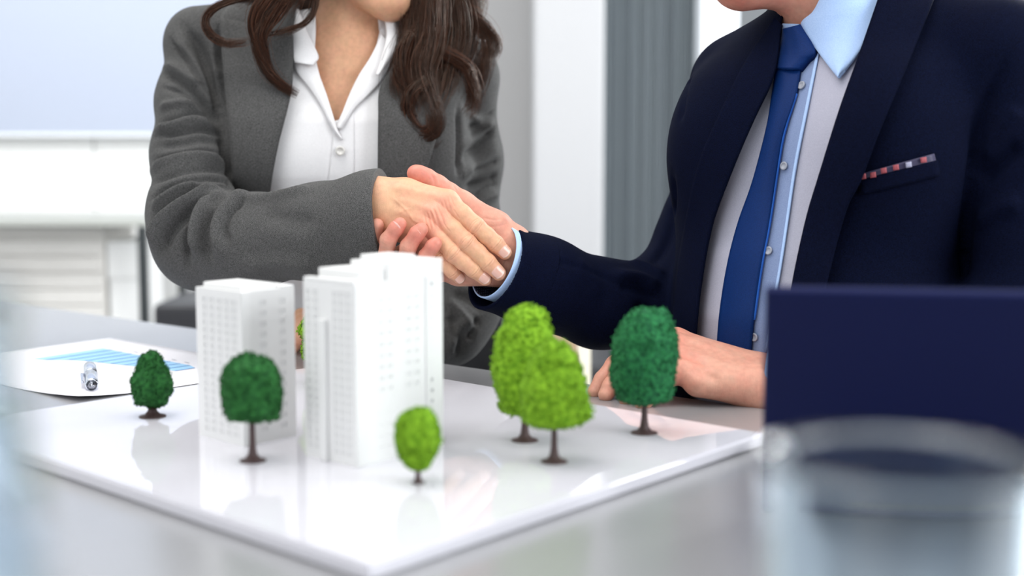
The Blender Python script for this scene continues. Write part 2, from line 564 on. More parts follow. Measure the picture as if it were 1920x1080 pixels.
# window side: post and bright window
structure('trim_3', box_mesh('trim_3', (X(1312, 4.35), 4.35, 0.0), (X(1381, 4.35), 4.6, 3.0), simple('pale_post', (0.86, 0.89, 0.93), 0.5), 0.006))
wf = bmesh.new()
x0, x1, yw = X(1376, 4.6), X(1376, 4.6) + 1.7, 4.62
box(wf, (x0, yw, 0.0), (x1, yw + 0.08, 0.12)); box(wf, (x0, yw, 2.85), (x1, yw + 0.08, 3.0))
box(wf, (x1 - 0.06, yw, 0.0), (x1, yw + 0.08, 3.0)); box(wf, (x0, yw, 0.0), (x0 + 0.01, yw + 0.08, 3.0))
win = structure('window_1', bm_mesh('window_1', wf, M_frame_white))
mg, nt, b = mat_new('window_glass')
b.inputs['Transmission Weight'].default_value = 1; b.inputs['Roughness'].default_value = 0; b.inputs['IOR'].default_value = 1.02
local_child('pane', box_mesh('pane', (x0 + 0.01, yw + 0.03, 0.12), (x1 - 0.06, yw + 0.036, 2.85), mg), win)
structure('wall_right', box_mesh('wall_right', (x1, 4.55, 0.0), (3.6, 4.7, 3.0), M_white_wall))

# grey vertical louvres between column and post
blind = thing('vertical_blind', 'tall grey vertical slat blind between the white column and the pale post', 'blind', (X(1222, 4.5), 4.5, 0.0))
M_slat = [simple('grey_slat_%d' % i, c, 0.55, metal=0.0) for i, c in enumerate([(0.20, 0.23, 0.25), (0.29, 0.325, 0.35), (0.25, 0.285, 0.305)])]
sw = (X(1316, 4.5) - X(1128, 4.5)) / 30
slm = []
for i in range(3):
    bm = bmesh.new()
    V = [(-sw * 0.52, 0.012), (-sw * 0.25, -0.004), (0, -0.009), (sw * 0.25, -0.004), (sw * 0.52, 0.012)]
    fr = [bm.verts.new((x, y, 0.03)) for x, y in V] ; to = [bm.verts.new((x, y, 2.95)) for x, y in V]
    fb = [bm.verts.new((x, y + 0.003, 0.03)) for x, y in V]; tb = [bm.verts.new((x, y + 0.003, 2.95)) for x, y in V]
    for k in range(4):
        bm.faces.new((fr[k], fr[k + 1], to[k + 1], to[k])); bm.faces.new((fb[k + 1], fb[k], tb[k], tb[k + 1]))
    bm.faces.new((fr[0], to[0], tb[0], fb[0])); bm.faces.new((fr[4], fb[4], tb[4], to[4]))
    for k in range(4):
        bm.faces.new((fr[k + 1], fr[k], fb[k], fb[k + 1])); bm.faces.new((to[k], to[k + 1], tb[k + 1], tb[k]))
    slm.append(bm_mesh('slat', bm, M_slat[i]))
r2 = random.Random(3)
for i in range(30):
    s = local_child('slat', slm[r2.choice([0, 1, 1, 2])], blind, ((i - 14.5) * sw, r2.uniform(-0.004, 0.004), 0))
    s.rotation_euler.z = r2.uniform(-0.22, 0.22)
local_child('head_rail', box_mesh('head_rail', (-15.2 * sw, -0.02, 2.95), (15.2 * sw, 0.03, 3.0), M_frame_white), blind)
local_child('backing', box_mesh('backing', (-15.2 * sw, 0.06, 0.02), (15.2 * sw, 0.075, 2.95), M_slat[0]), blind)

# whiteboard on the left
wb = thing('whiteboard', 'large pale blue-white board on the wall left of the woman', 'whiteboard', (X(170, 4.62), 4.62, Z(250, 4.62)))
wd = X(640, 4.62) - X(-420, 4.62)
local_child('board_panel', box_mesh('board_panel', (-wd / 2, -0.012, 0.0), (wd / 2, 0.012, 1.3), simple('board_enamel', (0.42, 0.46, 0.56), 0.4, spec=0.3), 0.003), wb)
local_child('frame_rail', box_mesh('frame_rail', (-wd / 2, -0.016, -0.012), (wd / 2, 0.016, 0.0), M_frame_white, 0.002), wb)
for s in (-0.35, 0.35):
    local_child('wall_bracket', box_mesh('wall_bracket', (s * wd - 0.03, 0.0, 0.02), (s * wd + 0.03, 0.036, 0.08), M_frame_white), wb)

# side table under the whiteboard: grey-green top edge, black leg frame
D = 4.0
st = thing('side_table', 'long side table with thin grey top and black metal leg frame at far left', 'table', (X(60, D), D, 0))
xr = X(269, D) - X(60, D)
zt = Z(411, D)
local_child('tabletop', box_mesh('tabletop', (-1.1, 0, zt - 0.022), (xr, 0.5, zt), simple('grey_green_edge', (0.42, 0.43, 0.40), 0.4), 0.003), st)
legw = 0.026
for lx, ly in ((xr - legw, 0.0), (xr - legw, 0.47), (-1.1, 0.0), (-1.1, 0.47)):
    local_child('leg', box_mesh('leg', (lx, ly, 0.0), (lx + legw, ly + 0.03, zt - 0.022), M_black, 0.002), st)
bc = thing('storage_cabinet', 'beige low cabinet with slatted front under the side table', 'cabinet', (X(40, D + 0.12), D + 0.12, 0))
cl, cr = X(-400, D + .12) - X(40, D + .12), X(188, D + .12) - X(40, D + .12)
M_beige = simple('beige_lacquer', (0.66, 0.64, 0.61), 0.5, var=0.03)
local_child('body', box_mesh('body', (cl, 0.012, 0.0), (cr, 0.34, Z(423, D + .12) - 0.005), M_beige, 0.003), bc)
ms = box_mesh('slat', (cl + 0.01, 0, 0), (cr - 0.005, 0.014, 0.048), M_beige, 0.003)
for k in range(14):
    local_child('slat', ms, bc, (0, 0, 0.02 + k * 0.052))
wc = thing('paper_box', 'white storage box standing between beige cabinet and black table leg', 'box', (X(226, D + .14), D + .14, 0))
hw = (X(256, D) - X(196, D)) / 2
local_child('body', box_mesh('body', (-hw, 0, 0), (hw, 0.28, 0.62), M_white_wall, 0.004), wc)
local_child('lid', box_mesh('lid', (-hw - 0.004, -0.004, 0.62), (hw + 0.004, 0.284, 0.74), M_white_wall, 0.004), wc)

# dark low benches seen in the gaps behind the table
M_darkseat = simple('black_leather', (0.022, 0.022, 0.026), 0.45)
def bench(name, label, px0, px1, py, d):
    x0, x1 = X(px0, d), X(px1, d)
    t = thing(name, label, 'bench', ((x0 + x1) / 2, d, 0))
    w, h = (x1 - x0) / 2, Z(py, d)
    local_child('seat', box_mesh('seat', (-w, 0, h - 0.11), (w, 0.45, h), M_darkseat, 0.02, 3), t)
    for sx in (-1, 1):
        for sy in (0.03, 0.39):
            local_child('leg', box_mesh('leg', (sx * (w - 0.04) - 0.015, sy, 0), (sx * (w - 0.04) + 0.015, sy + 0.03, h - 0.11), M_black), t)
    return t
bench('low_bench', 'black padded bench in the gap left of the woman, past the dark table leg', 278, 470, 570, 3.5)
bench('low_bench', 'black padded bench glimpsed under the man\'s outstretched arm', 1085, 1420, 686, 3.4)

# ------------------------------------------------------------------ conference table
TA = G(178, 589, TZ); TB = G(875, 687, TZ)
tu = (TB - TA); tu[2] = 0; tu /= np.linalg.norm(tu)
tn = np.array([tu[1], -tu[0], 0])            # towards the camera side
if tn[1] > 0: tn = -tn
m, nt, b = mat_new('satin_grey_laminate')
b.inputs['Base Color'].default_value = (0.27, 0.27, 0.28, 1); b.inputs['Roughness'].default_value = 0.22
b.inputs['Coat Weight'].default_value = 0.6; b.inputs['Coat Roughness'].default_value = 0.2
n = nt.nodes.new('ShaderNodeTexNoise'); n.inputs['Scale'].default_value = 3
r = nt.nodes.new('ShaderNodeMapRange'); r.inputs['To Min'].default_value = 0.26; r.inputs['To Max'].default_value = 0.36
nt.links.new(n.outputs['Fac'], r.inputs['Value']); nt.links.new(r.outputs['Result'], b.inputs['Roughness'])
M_table = m
org = TB
tang = math.atan2(tu[1], tu[0])
tab = thing('conference_table', 'large satin grey conference table both people sit at', 'table', (org[0], org[1], 0), tang)
# in the table's own frame x runs along the far edge and y away from the camera
bm = bmesh.new(); box(bm, (-1.9, -1.5, TZ - 0.03), (1.5, 0.0, TZ), 0.004, 2)
local_child('tabletop', bm_mesh('tabletop', bm, M_table), tab)
for lx in (-1.75, 1.35):
    for ly in (-1.38, -0.12):
        local_child('leg', box_mesh('leg', (lx - 0.035, ly - 0.035, 0), (lx + 0.035, ly + 0.035, TZ - 0.03), M_black, 0.004), tab)
local_child('frame', box_mesh('frame', (-1.78, -1.40, TZ - 0.09), (1.38, -0.10, TZ - 0.03), M_black, 0.004), tab)

# ------------------------------------------------------------------ glossy model board
cF, cR, cB, cL = [G(*p, BZ)[:2] for p in ((690, 1058), (1434, 812), (647, 678), (-109, 795))]
m, nt, b = mat_new('gloss_white_acrylic')
b.inputs['Base Color'].default_value = (0.66, 0.65, 0.70, 1); b.inputs['Roughness'].default_value = 0.03
b.inputs['Specular IOR Level'].default_value = 0.75; b.inputs['IOR'].default_value = 1.5
M_board = m
cen = (cF + cR + cB + cL) / 4
bm = bmesh.new()
vs = []
for z in (TZ + 0.0005, BZ):
    vs.append([bm.verts.new((c[0] - cen[0], c[1] - cen[1], z - TZ)) for c in (cF, cR, cB, cL)])
bm.faces.new(vs[1]); bm.faces.new(vs[0][::-1])
for i in range(4): bm.faces.new((vs[0][i], vs[0][(i + 1) % 4], vs[1][(i + 1) % 4], vs[1][i]))
bmesh.ops.bevel(bm, geom=list(bm.edges), offset=0.0018, segments=3, affect='EDGES')
o = bpy.data.objects.new('model_board', bm_mesh('model_board', bm, M_board)); COL.objects.link(o); o.location = (cen[0], cen[1], TZ)
tag(o, 'glossy white square baseboard carrying the toy trees and tower blocks', 'board')
e2 = (cR - cF) / np.linalg.norm(cR - cF)     # along the board's right front edge
e1 = (cL - cF) / np.linalg.norm(cL - cF)     # along its left front edge

# ------------------------------------------------------------------ tower blocks
M_tower = simple('white_model_plastic', (0.78, 0.78, 0.775), 0.5, spec=0.3)
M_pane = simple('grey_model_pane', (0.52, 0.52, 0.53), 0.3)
M_pane2 = simple('pale_model_pane', (0.73, 0.73, 0.73), 0.35)
win_cache = {}
def pane_mesh(w, h, mat):
    k = (round(w, 5), round(h, 5), mat.name)
    if k not in win_cache:
        bm = bmesh.new()
        box(bm, (-w / 2, 0.0, -h / 2), (w / 2, 0.0006, h / 2))
        win_cache[k] = bm_mesh('window', bm, mat)
    return win_cache[k]
def facade(bm, o, ux, L, z0, z1, cells, depth=0.0011):
    """one wall of the tower with every window opening recessed; o = lower corner, ux = direction, normal to the right of it"""
    nrm = np.array([ux[1], -ux[0]])
    xs = sorted({0.0, L, *[round(v, 6) for c in cells for v in (c[0], c[1])]})
    zs = sorted({z0, z1, *[round(v, 6) for c in cells for v in (c[2], c[3])]})
    op = {(round(c[0], 6), round(c[2], 6)) for c in cells}
    def pt(x, z, dp=0.0):
        q = o + ux * x - nrm * dp
        return (q[0], q[1], z)
    def quad(*p): bm.faces.new([bm.verts.new(q) for q in p])
    for xa, xb in zip(xs[:-1], xs[1:]):
        for za, zb in zip(zs[:-1], zs[1:]):
            if (xa, za) in op:
                quad(pt(xa, za, depth), pt(xb, za, depth), pt(xb, zb, depth), pt(xa, zb, depth))
                quad(pt(xa, za), pt(xb, za), pt(xb, za, depth), pt(xa, za, depth))
                quad(pt(xa, zb, depth), pt(xb, zb, depth), pt(xb, zb), pt(xa, zb))
                quad(pt(xa, za), pt(xa, za, depth), pt(xa, zb, depth), pt(xa, zb))
                quad(pt(xb, za, depth), pt(xb, za), pt(xb, zb), pt(xb, zb, depth))
            else:
                quad(pt(xa, za), pt(xb, za), pt(xb, zb), pt(xa, zb))
def tower(label, corner, Ll, Lr, H, lcols, rcols, zl, zr, tiers, extras):
    """corner = nearest bottom corner; Ll runs along the left face (e1), Lr along the right face (e2)"""
    t = thing('model_tower', label, 'model building', (corner[0], corner[1], BZ))
    z3 = np.array([0.0, 0.0])
    bm = bmesh.new()
    lc = [(a, b, za, zb) for a, b in lcols for za, zb in zl]
    rc = [(a, b, za, zb) for a, b, sel in rcols for za, zb in zr[sel]]
    facade(bm, z3 + e1 * Ll, -e1, Ll, 0, H, [(Ll - b, Ll - a, za, zb) for a, b, za, zb in lc])
    facade(bm, z3, e2, Lr, 0, H, rc)
    facade(bm, z3 + e2 * Lr, e1, Ll, 0, H, [])
    facade(bm, z3 + e2 * Lr + e1 * Ll, -e2, Lr, 0, H, [])
    c4 = [z3, e2 * Lr, e2 * Lr + e1 * Ll, e1 * Ll]
    bm.faces.new([bm.verts.new((c[0], c[1], H)) for c in c4])
    bm.faces.new([bm.verts.new((c[0], c[1], 0.0)) for c in c4[::-1]])
    bmesh.ops.remove_doubles(bm, verts=bm.verts, dist=1e-5)
    local_child('walls', bm_mesh('walls', bm, M_tower), t)
    def prism(name, a0, a1, b0, b1, z0, z1):
        bm = bmesh.new()
        cs = [e1 * a0 + e2 * b0, e1 * a0 + e2 * b1, e1 * a1 + e2 * b1, e1 * a1 + e2 * b0]
        lo = [bm.verts.new((c[0], c[1], z0)) for c in cs]; hi = [bm.verts.new((c[0], c[1], z1)) for c in cs]
        bm.faces.new(hi); bm.faces.new(lo[::-1])
        for i in range(4): bm.faces.new((lo[i], lo[(i + 1) % 4], hi[(i + 1) % 4], hi[i]))
        bmesh.ops.bevel(bm, geom=list(bm.edges), offset=0.0005, segments=1, affect='EDGES')
        return local_child(name, bm_mesh(name, bm, M_tower), t)
    for q in tiers: prism(*q)
    for q in extras: prism(*q)
    n1 = np.array([-e2[0], -e2[1]]); n2 = -e1
    for a, b, za, zb in lc:
        p = e1 * (a + b) / 2 - n1 * 0.0011
        w = local_child('window', pane_mesh(b - a - 0.0004, zb - za - 0.0004, M_pane2), t, (p[0], p[1], (za + zb) / 2))
        w.rotation_euler.z = math.atan2(-e1[1], -e1[0])
        w.location.x += n1[0] * 0.0006; w.location.y += n1[1] * 0.0006
    for (a, b, za, zb) in rc:
        p = e2 * (a + b) / 2 - n2 * 0.0011
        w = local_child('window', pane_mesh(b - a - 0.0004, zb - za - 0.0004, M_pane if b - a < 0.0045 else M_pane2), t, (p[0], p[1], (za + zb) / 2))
        w.rotation_euler.z = math.atan2(e2[1], e2[0])
        w.location.x += n2[0] * 0.0006; w.location.y += n2[1] * 0.0006
    return t
rows = [(0.012 + 0.0093 * k, 0.0163 + 0.0093 * k) for k in range(14)]
rows_small = [(0.0125 + 0.0092 * k, 0.0158 + 0.0092 * k) for k in range(15)]
fine = [(0.008 + 0.0068 * k, 0.0122 + 0.0068 * k) for k in range(20)]
big0 = G(668, 877, BZ)[:2]
tower('taller white tower block with stepped roof standing right of the shorter tower', big0, 0.066, 0.104, 0.149,
      [(0.004, 0.010), (0.0125, 0.0185), (0.021, 0.027), (0.046, 0.052), (0.056, 0.062)],
      [(0.026, 0.032, 0), (0.036, 0.042, 0), (0.058, 0.064, 0), (0.068, 0.074, 0), (0.0885, 0.0918, 1)],
      fine, {0: rows, 1: rows_small},
      [('parapet', 0.0, 0.066, 0.0, 0.008, 0.149, 0.1515), ('roof_step', 0.006, 0.060, 0.012, 0.104, 0.149, 0.1585),
       ('roof_step', 0.0, 0.05, 0.040, 0.104, 0.149, 0.1640), ('penthouse', 0.010, 0.044, 0.046, 0.080, 0.164, 0.1685)],
      [('pilaster', 0.034, 0.043, -0.004, 0.0, 0.0, 0.118), ('corner_pier', -0.0015, 0.0, 0.0, 0.009, 0.0, 0.149), ('corner_pier', -0.0015, 0.0, 0.082, 0.0855, 0.0, 0.149)])
sm0 = G(457, 838, BZ)[:2]
rows2 = [(0.010 + 0.0093 * k, 0.0145 + 0.0093 * k) for k in range(13)]
fine2 = [(0.007 + 0.0068 * k, 0.0115 + 0.0068 * k) for k in range(18)]
tower('shorter white tower block on the left behind the round dark green tree', sm0, 0.069, 0.060, 0.135,
      [(0.005, 0.013), (0.0155, 0.0235), (0.027, 0.035), (0.0385, 0.0465), (0.050, 0.058)],
      [(0.020, 0.027, 0), (0.042, 0.049, 0)], fine2, {0: rows2},
      [('roof_step', 0.006, 0.064, 0.005, 0.044, 0.135, 0.1395), ('parapet', 0.0, 0.069, 0.046, 0.060, 0.135, 0.137)],
      [('corner_pier', -0.0012, 0.0, 0.0, 0.010, 0.0, 0.135)])
# ------------------------------------------------------------------ model trees
def foam(name, c0, c1):
    m, nt, b = mat_new(name)
    tc = nt.nodes.new('ShaderNodeTexCoord')
    n = nt.nodes.new('ShaderNodeTexNoise'); n.inputs['Scale'].default_value = 260; n.inputs['Detail'].default_value = 4
    nt.links.new(tc.outputs['Object'], n.inputs['Vector'])
    mr = nt.nodes.new('ShaderNodeMapRange'); mr.inputs['From Min'].default_value = 0.33; mr.inputs['From Max'].default_value = 0.67
    nt.links.new(n.outputs['Fac'], mr.inputs['Value'])
    mx = nt.nodes.new('ShaderNodeMix'); mx.data_type = 'RGBA'
    mx.inputs['A'].default_value = (*c0, 1); mx.inputs['B'].default_value = (*c1, 1)
    nt.links.new(mr.outputs['Result'], mx.inputs['Factor']); nt.links.new(mx.outputs['Result'], b.inputs['Base Color'])
    b.inputs['Roughness'].default_value = 0.8
    b.inputs['Specular IOR Level'].default_value = 0.15
    return m
M_dark = foam('dark_green_flock', (0.010, 0.060, 0.016), (0.030, 0.15, 0.035))
M_dark2 = foam('bluish_green_flock', (0.008, 0.066, 0.028), (0.028, 0.20, 0.065))
M_lime = foam('lime_green_flock', (0.085, 0.21, 0.006), (0.24, 0.45, 0.025))
M_lime2 = foam('leaf_green_flock', (0.10, 0.22, 0.006), (0.22, 0.40, 0.02))
M_trunk = simple('brown_plastic_trunk', (0.055, 0.028, 0.027), 0.55, bump=0.2, bscale=300)
def crown_mesh(prof, seed, mat, amp=0.0022, n=900, leaf=0.0022):
    """prof: (height fraction, half width) outline; a lumpy body with flock tufts all over it"""
    rg = np.random.default_rng(seed)
    bm = bmesh.new()
    bmesh.ops.create_icosphere(bm, subdivisions=5, radius=1.0)
    V = np.array([v.co[:] for v in bm.verts]); F = np.array([[v.index for v in f.verts] for f in bm.faces]); bm.free()
    hs = np.array([p[0] for p in prof]); ws = np.array([p[1] for p in prof])
    z0, z1 = hs[0], hs[-1]
    zc = (z0 + z1) / 2 + V[:, 2] * (z1 - z0) / 2
    ang = np.arctan2(V[:, 1], V[:, 0])
    rad = np.interp(zc, hs, ws)
    ring = np.sqrt(np.maximum(1 - V[:, 2] ** 2, 0))
    rad = np.where(ring > 0.35, rad, rad * ring / 0.35)
    cs = rg.normal(size=(70, 3)); cs /= np.linalg.norm(cs, axis=1, keepdims=True)
    lump = np.exp(-((1 - V @ cs.T) / 0.035)).sum(1) * amp
    rad = rad + lump * 0.9 - amp * 0.6
    W = np.stack([rad * np.cos(ang), rad * np.sin(ang), zc + V[:, 2] * lump], 1)
    # flock tufts: little tetrahedral flakes
    idx = rg.integers(0, len(W), n)
    c = W[idx] + rg.normal(size=(n, 3)) * 0.0005
    T = rg.normal(size=(n, 4, 3)); T /= np.linalg.norm(T, axis=2, keepdims=True)
    T = c[:, None, :] + T * (leaf * rg.uniform(0.5, 1.2, (n, 1, 1)))
    base = len(W) + np.arange(n)[:, None] * 4
    TF = np.concatenate([base + np.array([[0, 1, 2]]), base + np.array([[0, 2, 3]]), base + np.array([[0, 3, 1]]), base + np.array([[1, 3, 2]])])
    return mesh_np('crown', np.concatenate([W, T.reshape(-1, 3)]), np.concatenate([F, TF]), mat)
def tree(label, basepx, y_top, y_bot, prof_px, mat, seed, d=None, group='model trees on the white board'):
    g = G(basepx[0], basepx[1], BZ)
    d = g[1]
    t = thing('model_tree', label, 'model tree', tuple(g), 0, group)
    px2m = d / FPX
    zb = P(basepx[0], y_bot, d)[2] - BZ; zt = P(basepx[0], y_top, d)[2] - BZ
    prof = [(zb + (zt - zb) * h, w * px2m) for h, w in prof_px]
    o = local_child('crown', crown_mesh(prof, seed, mat, amp=0.06 * max(w for _, w in prof), n=1600, leaf=0.055 * max(w for _, w in prof) + 0.0008), t)
    s = px2m * 1.0
    V, F = lathe([(0.0, 0.0), (26 * s, 0.0), (25 * s, 0.0009), (15 * s, 0.0022), (8.5 * s, 0.006), (6.2 * s, 0.014), (5.2 * s, zb), (3.0 * s, zb + (zt - zb) * 0.5), (0.0, zb + (zt - zb) * 0.52)], 20)
    if mat is M_lime and zb < 0.02:
        V, F = lathe([(0.0, 0.0), (13 * s, 0.0), (12 * s, 0.0009), (7 * s, 0.002), (5 * s, 0.006), (4.5 * s, zb), (2.5 * s, zb + (zt - zb) * 0.5), (0.0, zb + (zt - zb) * 0.52)], 20)
    me = mesh_np('trunk', V, F, M_trunk); local_child('trunk', me, t)
    return t
egg = [(0.0, 12), (0.07, 27), (0.25, 35), (0.45, 37), (0.65, 31), (0.85, 21), (0.96, 12), (1.0, 4)]
tree('small dark green egg shaped model tree left of the shorter tower', (286, 781), 661, 758, egg, M_dark, 1)
tree('round dark green model tree in front of the shorter white tower', (474, 864), 667, 788, [(0.0, 14), (0.06, 42), (0.2, 50), (0.45, 57), (0.65, 54), (0.82, 42), (0.94, 25), (1.0, 8)], M_dark, 2)
tree('small lime green model tree with very short trunk before the taller tower', (784, 905), 769, 880, [(0.0, 10), (0.08, 22), (0.25, 34), (0.5, 43), (0.7, 41), (0.85, 32), (0.95, 19), (1.0, 6)], M_lime, 3)
tree('lime green model tree standing behind its near twin', (984, 826), 580, 772, [(0.0, 22), (0.08, 46), (0.25, 60), (0.45, 65), (0.62, 60), (0.78, 52), (0.92, 35), (1.0, 10)], M_lime, 4)
tree('lime green model tree nearest in the pair at right of centre', (1039, 866), 640, 800, [(0.0, 34), (0.07, 54), (0.25, 59), (0.45, 62), (0.65, 54), (0.82, 43), (0.94, 26), (1.0, 8)], M_lime, 5)
tree('tall dark green model tree in front of the man\'s resting hand', (1208, 812), 583, 756, [(0.0, 26), (0.06, 50), (0.2, 57), (0.5, 60), (0.7, 57), (0.85, 47), (0.95, 30), (1.0, 10)], M_dark2, 6)
tree('leafy green model tree hidden behind the taller tower, left edge showing', (612, 722), 574, 676, [(0.0, 20), (0.1, 42), (0.3, 46), (0.42, 40), (0.55, 50), (0.75, 42), (0.9, 26), (1.0, 8)], M_lime2, 8)

# ------------------------------------------------------------------ chart sheet and pen
M_paper = simple('white_paper', (0.84, 0.82, 0.86), 0.6)
SZ = TZ + 0.0012
sc_ = [G(*p, SZ) for p in ((148, 752), (553, 690), (205, 634), (-170, 684))]
nS = 16
A = np.zeros((nS, nS, 3))
for j in range(nS):
    for i in range(nS):
        u, v = i / (nS - 1), j / (nS - 1)
        p = (sc_[0] * (1 - u) + sc_[1] * u) * (1 - v) + (sc_[3] * (1 - u) + sc_[2] * u) * v
        A[j, i] = p + np.array([0, 0, 0.006 * max(0, 1 - (u + v) * 3.0) ** 2])
V, F = shell(A, np.tile(np.array([0, 0, 1.0]), (nS, nS, 1)), 0.0008)
sh = obj_np('chart_sheet', V, F, M_paper)
tag(sh, 'large white sheet printed with a blue bar chart lying left of the board', 'paper')
pl_lo = [(62, 675), (142, 675), (255, 687), (341, 697)]
pl_hi = [(62, 664), (166, 650), (184, 651), (372, 688)]
M_ink = simple('pale_blue_ink', (0.33, 0.60, 0.86), 0.6); M_ink2 = simple('deep_blue_ink', (0.055, 0.24, 0.60), 0.6)
M_ink3 = simple('grey_ink', (0.35, 0.35, 0.4), 0.6)
def poly_line(y, pl):
    pl = np.array(pl); return np.interp(y, pl[:, 0], pl[:, 1])
poly = np.array(pl_lo + pl_hi[::-1], float)
def clip_line(c):
    xs = np.linspace(50, 385, 1200)
    ys = c - 0.152 * xs
    ins = in_poly(np.stack([xs, ys], 1), poly)
    if ins.sum() < 8: return None
    return xs[ins].min(), xs[ins].max()
def ink_poly(name, pts, mat, z):
    Vt = [tuple(G(x, y, z)) for x, y in pts]
    return obj_np(name, Vt, [tuple(range(len(Vt)))], mat, sh, False)
cs_ = np.linspace(682, 752, 12)
for a, b in zip(cs_[:-1], cs_[1:]):
    s0, s1 = clip_line(a + 0.2), clip_line(b - 0.2)
    if not s0 or not s1: continue
    ink_poly('chart_bar', [(s0[0], a + .2 - .152 * s0[0]), (s1[0], b - .2 - .152 * s1[0]), (s1[1], b - .2 - .152 * s1[1]), (s0[1], a + .2 - .152 * s0[1])], M_ink, SZ + 0.0002)
    ink_poly('bar_edge', [(s1[0], b - 1.0 - .152 * s1[0]), (s1[0], b - .2 - .152 * s1[0]), (s1[1], b - .2 - .152 * s1[1]), (s1[1], b - 1.0 - .152 * s1[1])], M_ink2, SZ + 0.0004)
for k in range(7):
    x = 202 + k * 24
    y = 645 + (x - 184) * 0.205
    ink_poly('axis_mark', [(x, y), (x + 9, y + 1.9), (x + 9, y + 2.9), (x, y + 1)], M_ink3, SZ + 0.0003)

M_chrome = simple('brushed_silver', (0.62, 0.66, 0.74), 0.22, metal=1.0)
p0 = G(172, 722, TZ + 0.008); p1 = G(166, 668, TZ + 0.008)
ax = (p1 - p0); ln = 0.145; ax /= np.linalg.norm(ax)
pen = thing('pen', 'silver ballpoint pen with clip lying on the chart sheet', 'pen', tuple(p0))
def pen_part(name, prof, mat):
    V, F = lathe(prof, 20)
    a = Vector(ax); R = np.array(a.to_track_quat('Z', 'Y').to_matrix())
    return obj_np(name, V @ R.T + p0, F, mat, pen)
pen_part('tip', [(0.0, -0.012), (0.0022, -0.011), (0.0035, -0.004), (0.006, 0.0)], simple('dark_chrome', (0.25, 0.26, 0.3), 0.2, metal=1))
pen_part('barrel', [(0.0064, 0.0), (0.0074, 0.004), (0.0074, 0.070), (0.0070, 0.071)], M_chrome)
pen_part('cap', [(0.0070, 0.0712), (0.0077, 0.0725), (0.0077, 0.130), (0.005, ln - 0.006), (0.0, ln - 0.005)], M_chrome)
side = np.cross(ax, [0, 0, 1]); side /= np.linalg.norm(side)
bm = bmesh.new(); box(bm, (-0.002, -0.0015, 0.014), (0.002, 0.0015, 0.064), 0.0008)
mm = bm_mesh('clip', bm, M_chrome)
cl_ = bpy.data.objects.new('clip', mm); COL.objects.link(cl_)
R = Matrix((tuple(np.cross(ax, side)), tuple(side), tuple(ax))).transposed().to_4x4()
pc = p0 + side * (-0.0098) + np.array([0, 0, 0.002])
cl_.matrix_world = Matrix.Translation(pc) @ R
cl_.parent = pen; cl_.matrix_parent_inverse = Matrix.Translation(pen.location).inverted()
bm = bmesh.new(); box(bm, (-0.002, -0.004, 0.060), (0.002, 0.003, 0.064), 0.0005)
cm = bpy.data.objects.new('clip_mount', bm_mesh('clip_mount', bm, M_chrome)); COL.objects.link(cm)
cm.matrix_world = Matrix.Translation(p0 + side * (-0.0075) + np.array([0, 0, 0.002])) @ R
cm.parent = pen; cm.matrix_parent_inverse = Matrix.Translation(pen.location).inverted()

# ------------------------------------------------------------------ laptop
M_lid = simple('navy_laptop_shell', (0.006, 0.010, 0.060), 0.5, spec=0.15, var=0.08)
M_key = simple('black_key', (0.02, 0.02, 0.022), 0.5)
lc0 = np.array([0.184, 0.945])
ly_ = math.radians(-11)
lap = thing('laptop', 'open navy blue laptop seen from behind at right foreground', 'laptop', (lc0[0], lc0[1], TZ), ly_)
LW = 0.32
local_child('base', box_mesh('base', (0, 0.0, 0.001), (LW, 0.195, 0.015), M_lid, 0.003), lap)
kb = bmesh.new()
for r_ in range(5):
    for c_ in range(13):
        box(kb, (0.02 + c_ * 0.0216, 0.03 + r_ * 0.0195, 0.015), (0.0385 + c_ * 0.0216, 0.0465 + r_ * 0.0195, 0.0165))
local_child('keyboard', bm_mesh('keyboard', kb, M_key), lap)
tilt = math.radians(33)
lid = local_child('lid', box_mesh('lid', (0.0, -0.004, 0.0), (LW, 0.003, 0.199), M_lid, 0.0028, 3), lap, (0, -0.001, 0.012))
lid.rotation_euler.x = tilt
scr = local_child('screen', box_mesh('screen', (0.012, 0.0031, 0.016), (LW - 0.012, 0.0036, 0.187), simple('dark_screen', (0.01, 0.01, 0.015), 0.1)), lid)
V, F = lathe([(0.0, 0.0), (0.005, 0.0), (0.005, 0.22), (0.0, 0.22)], 16)
hg = local_child('hinge', mesh_np('hinge', V, F, M_key), lap, (0.05, -0.001, 0.0125)); hg.rotation_euler.y = math.pi / 2

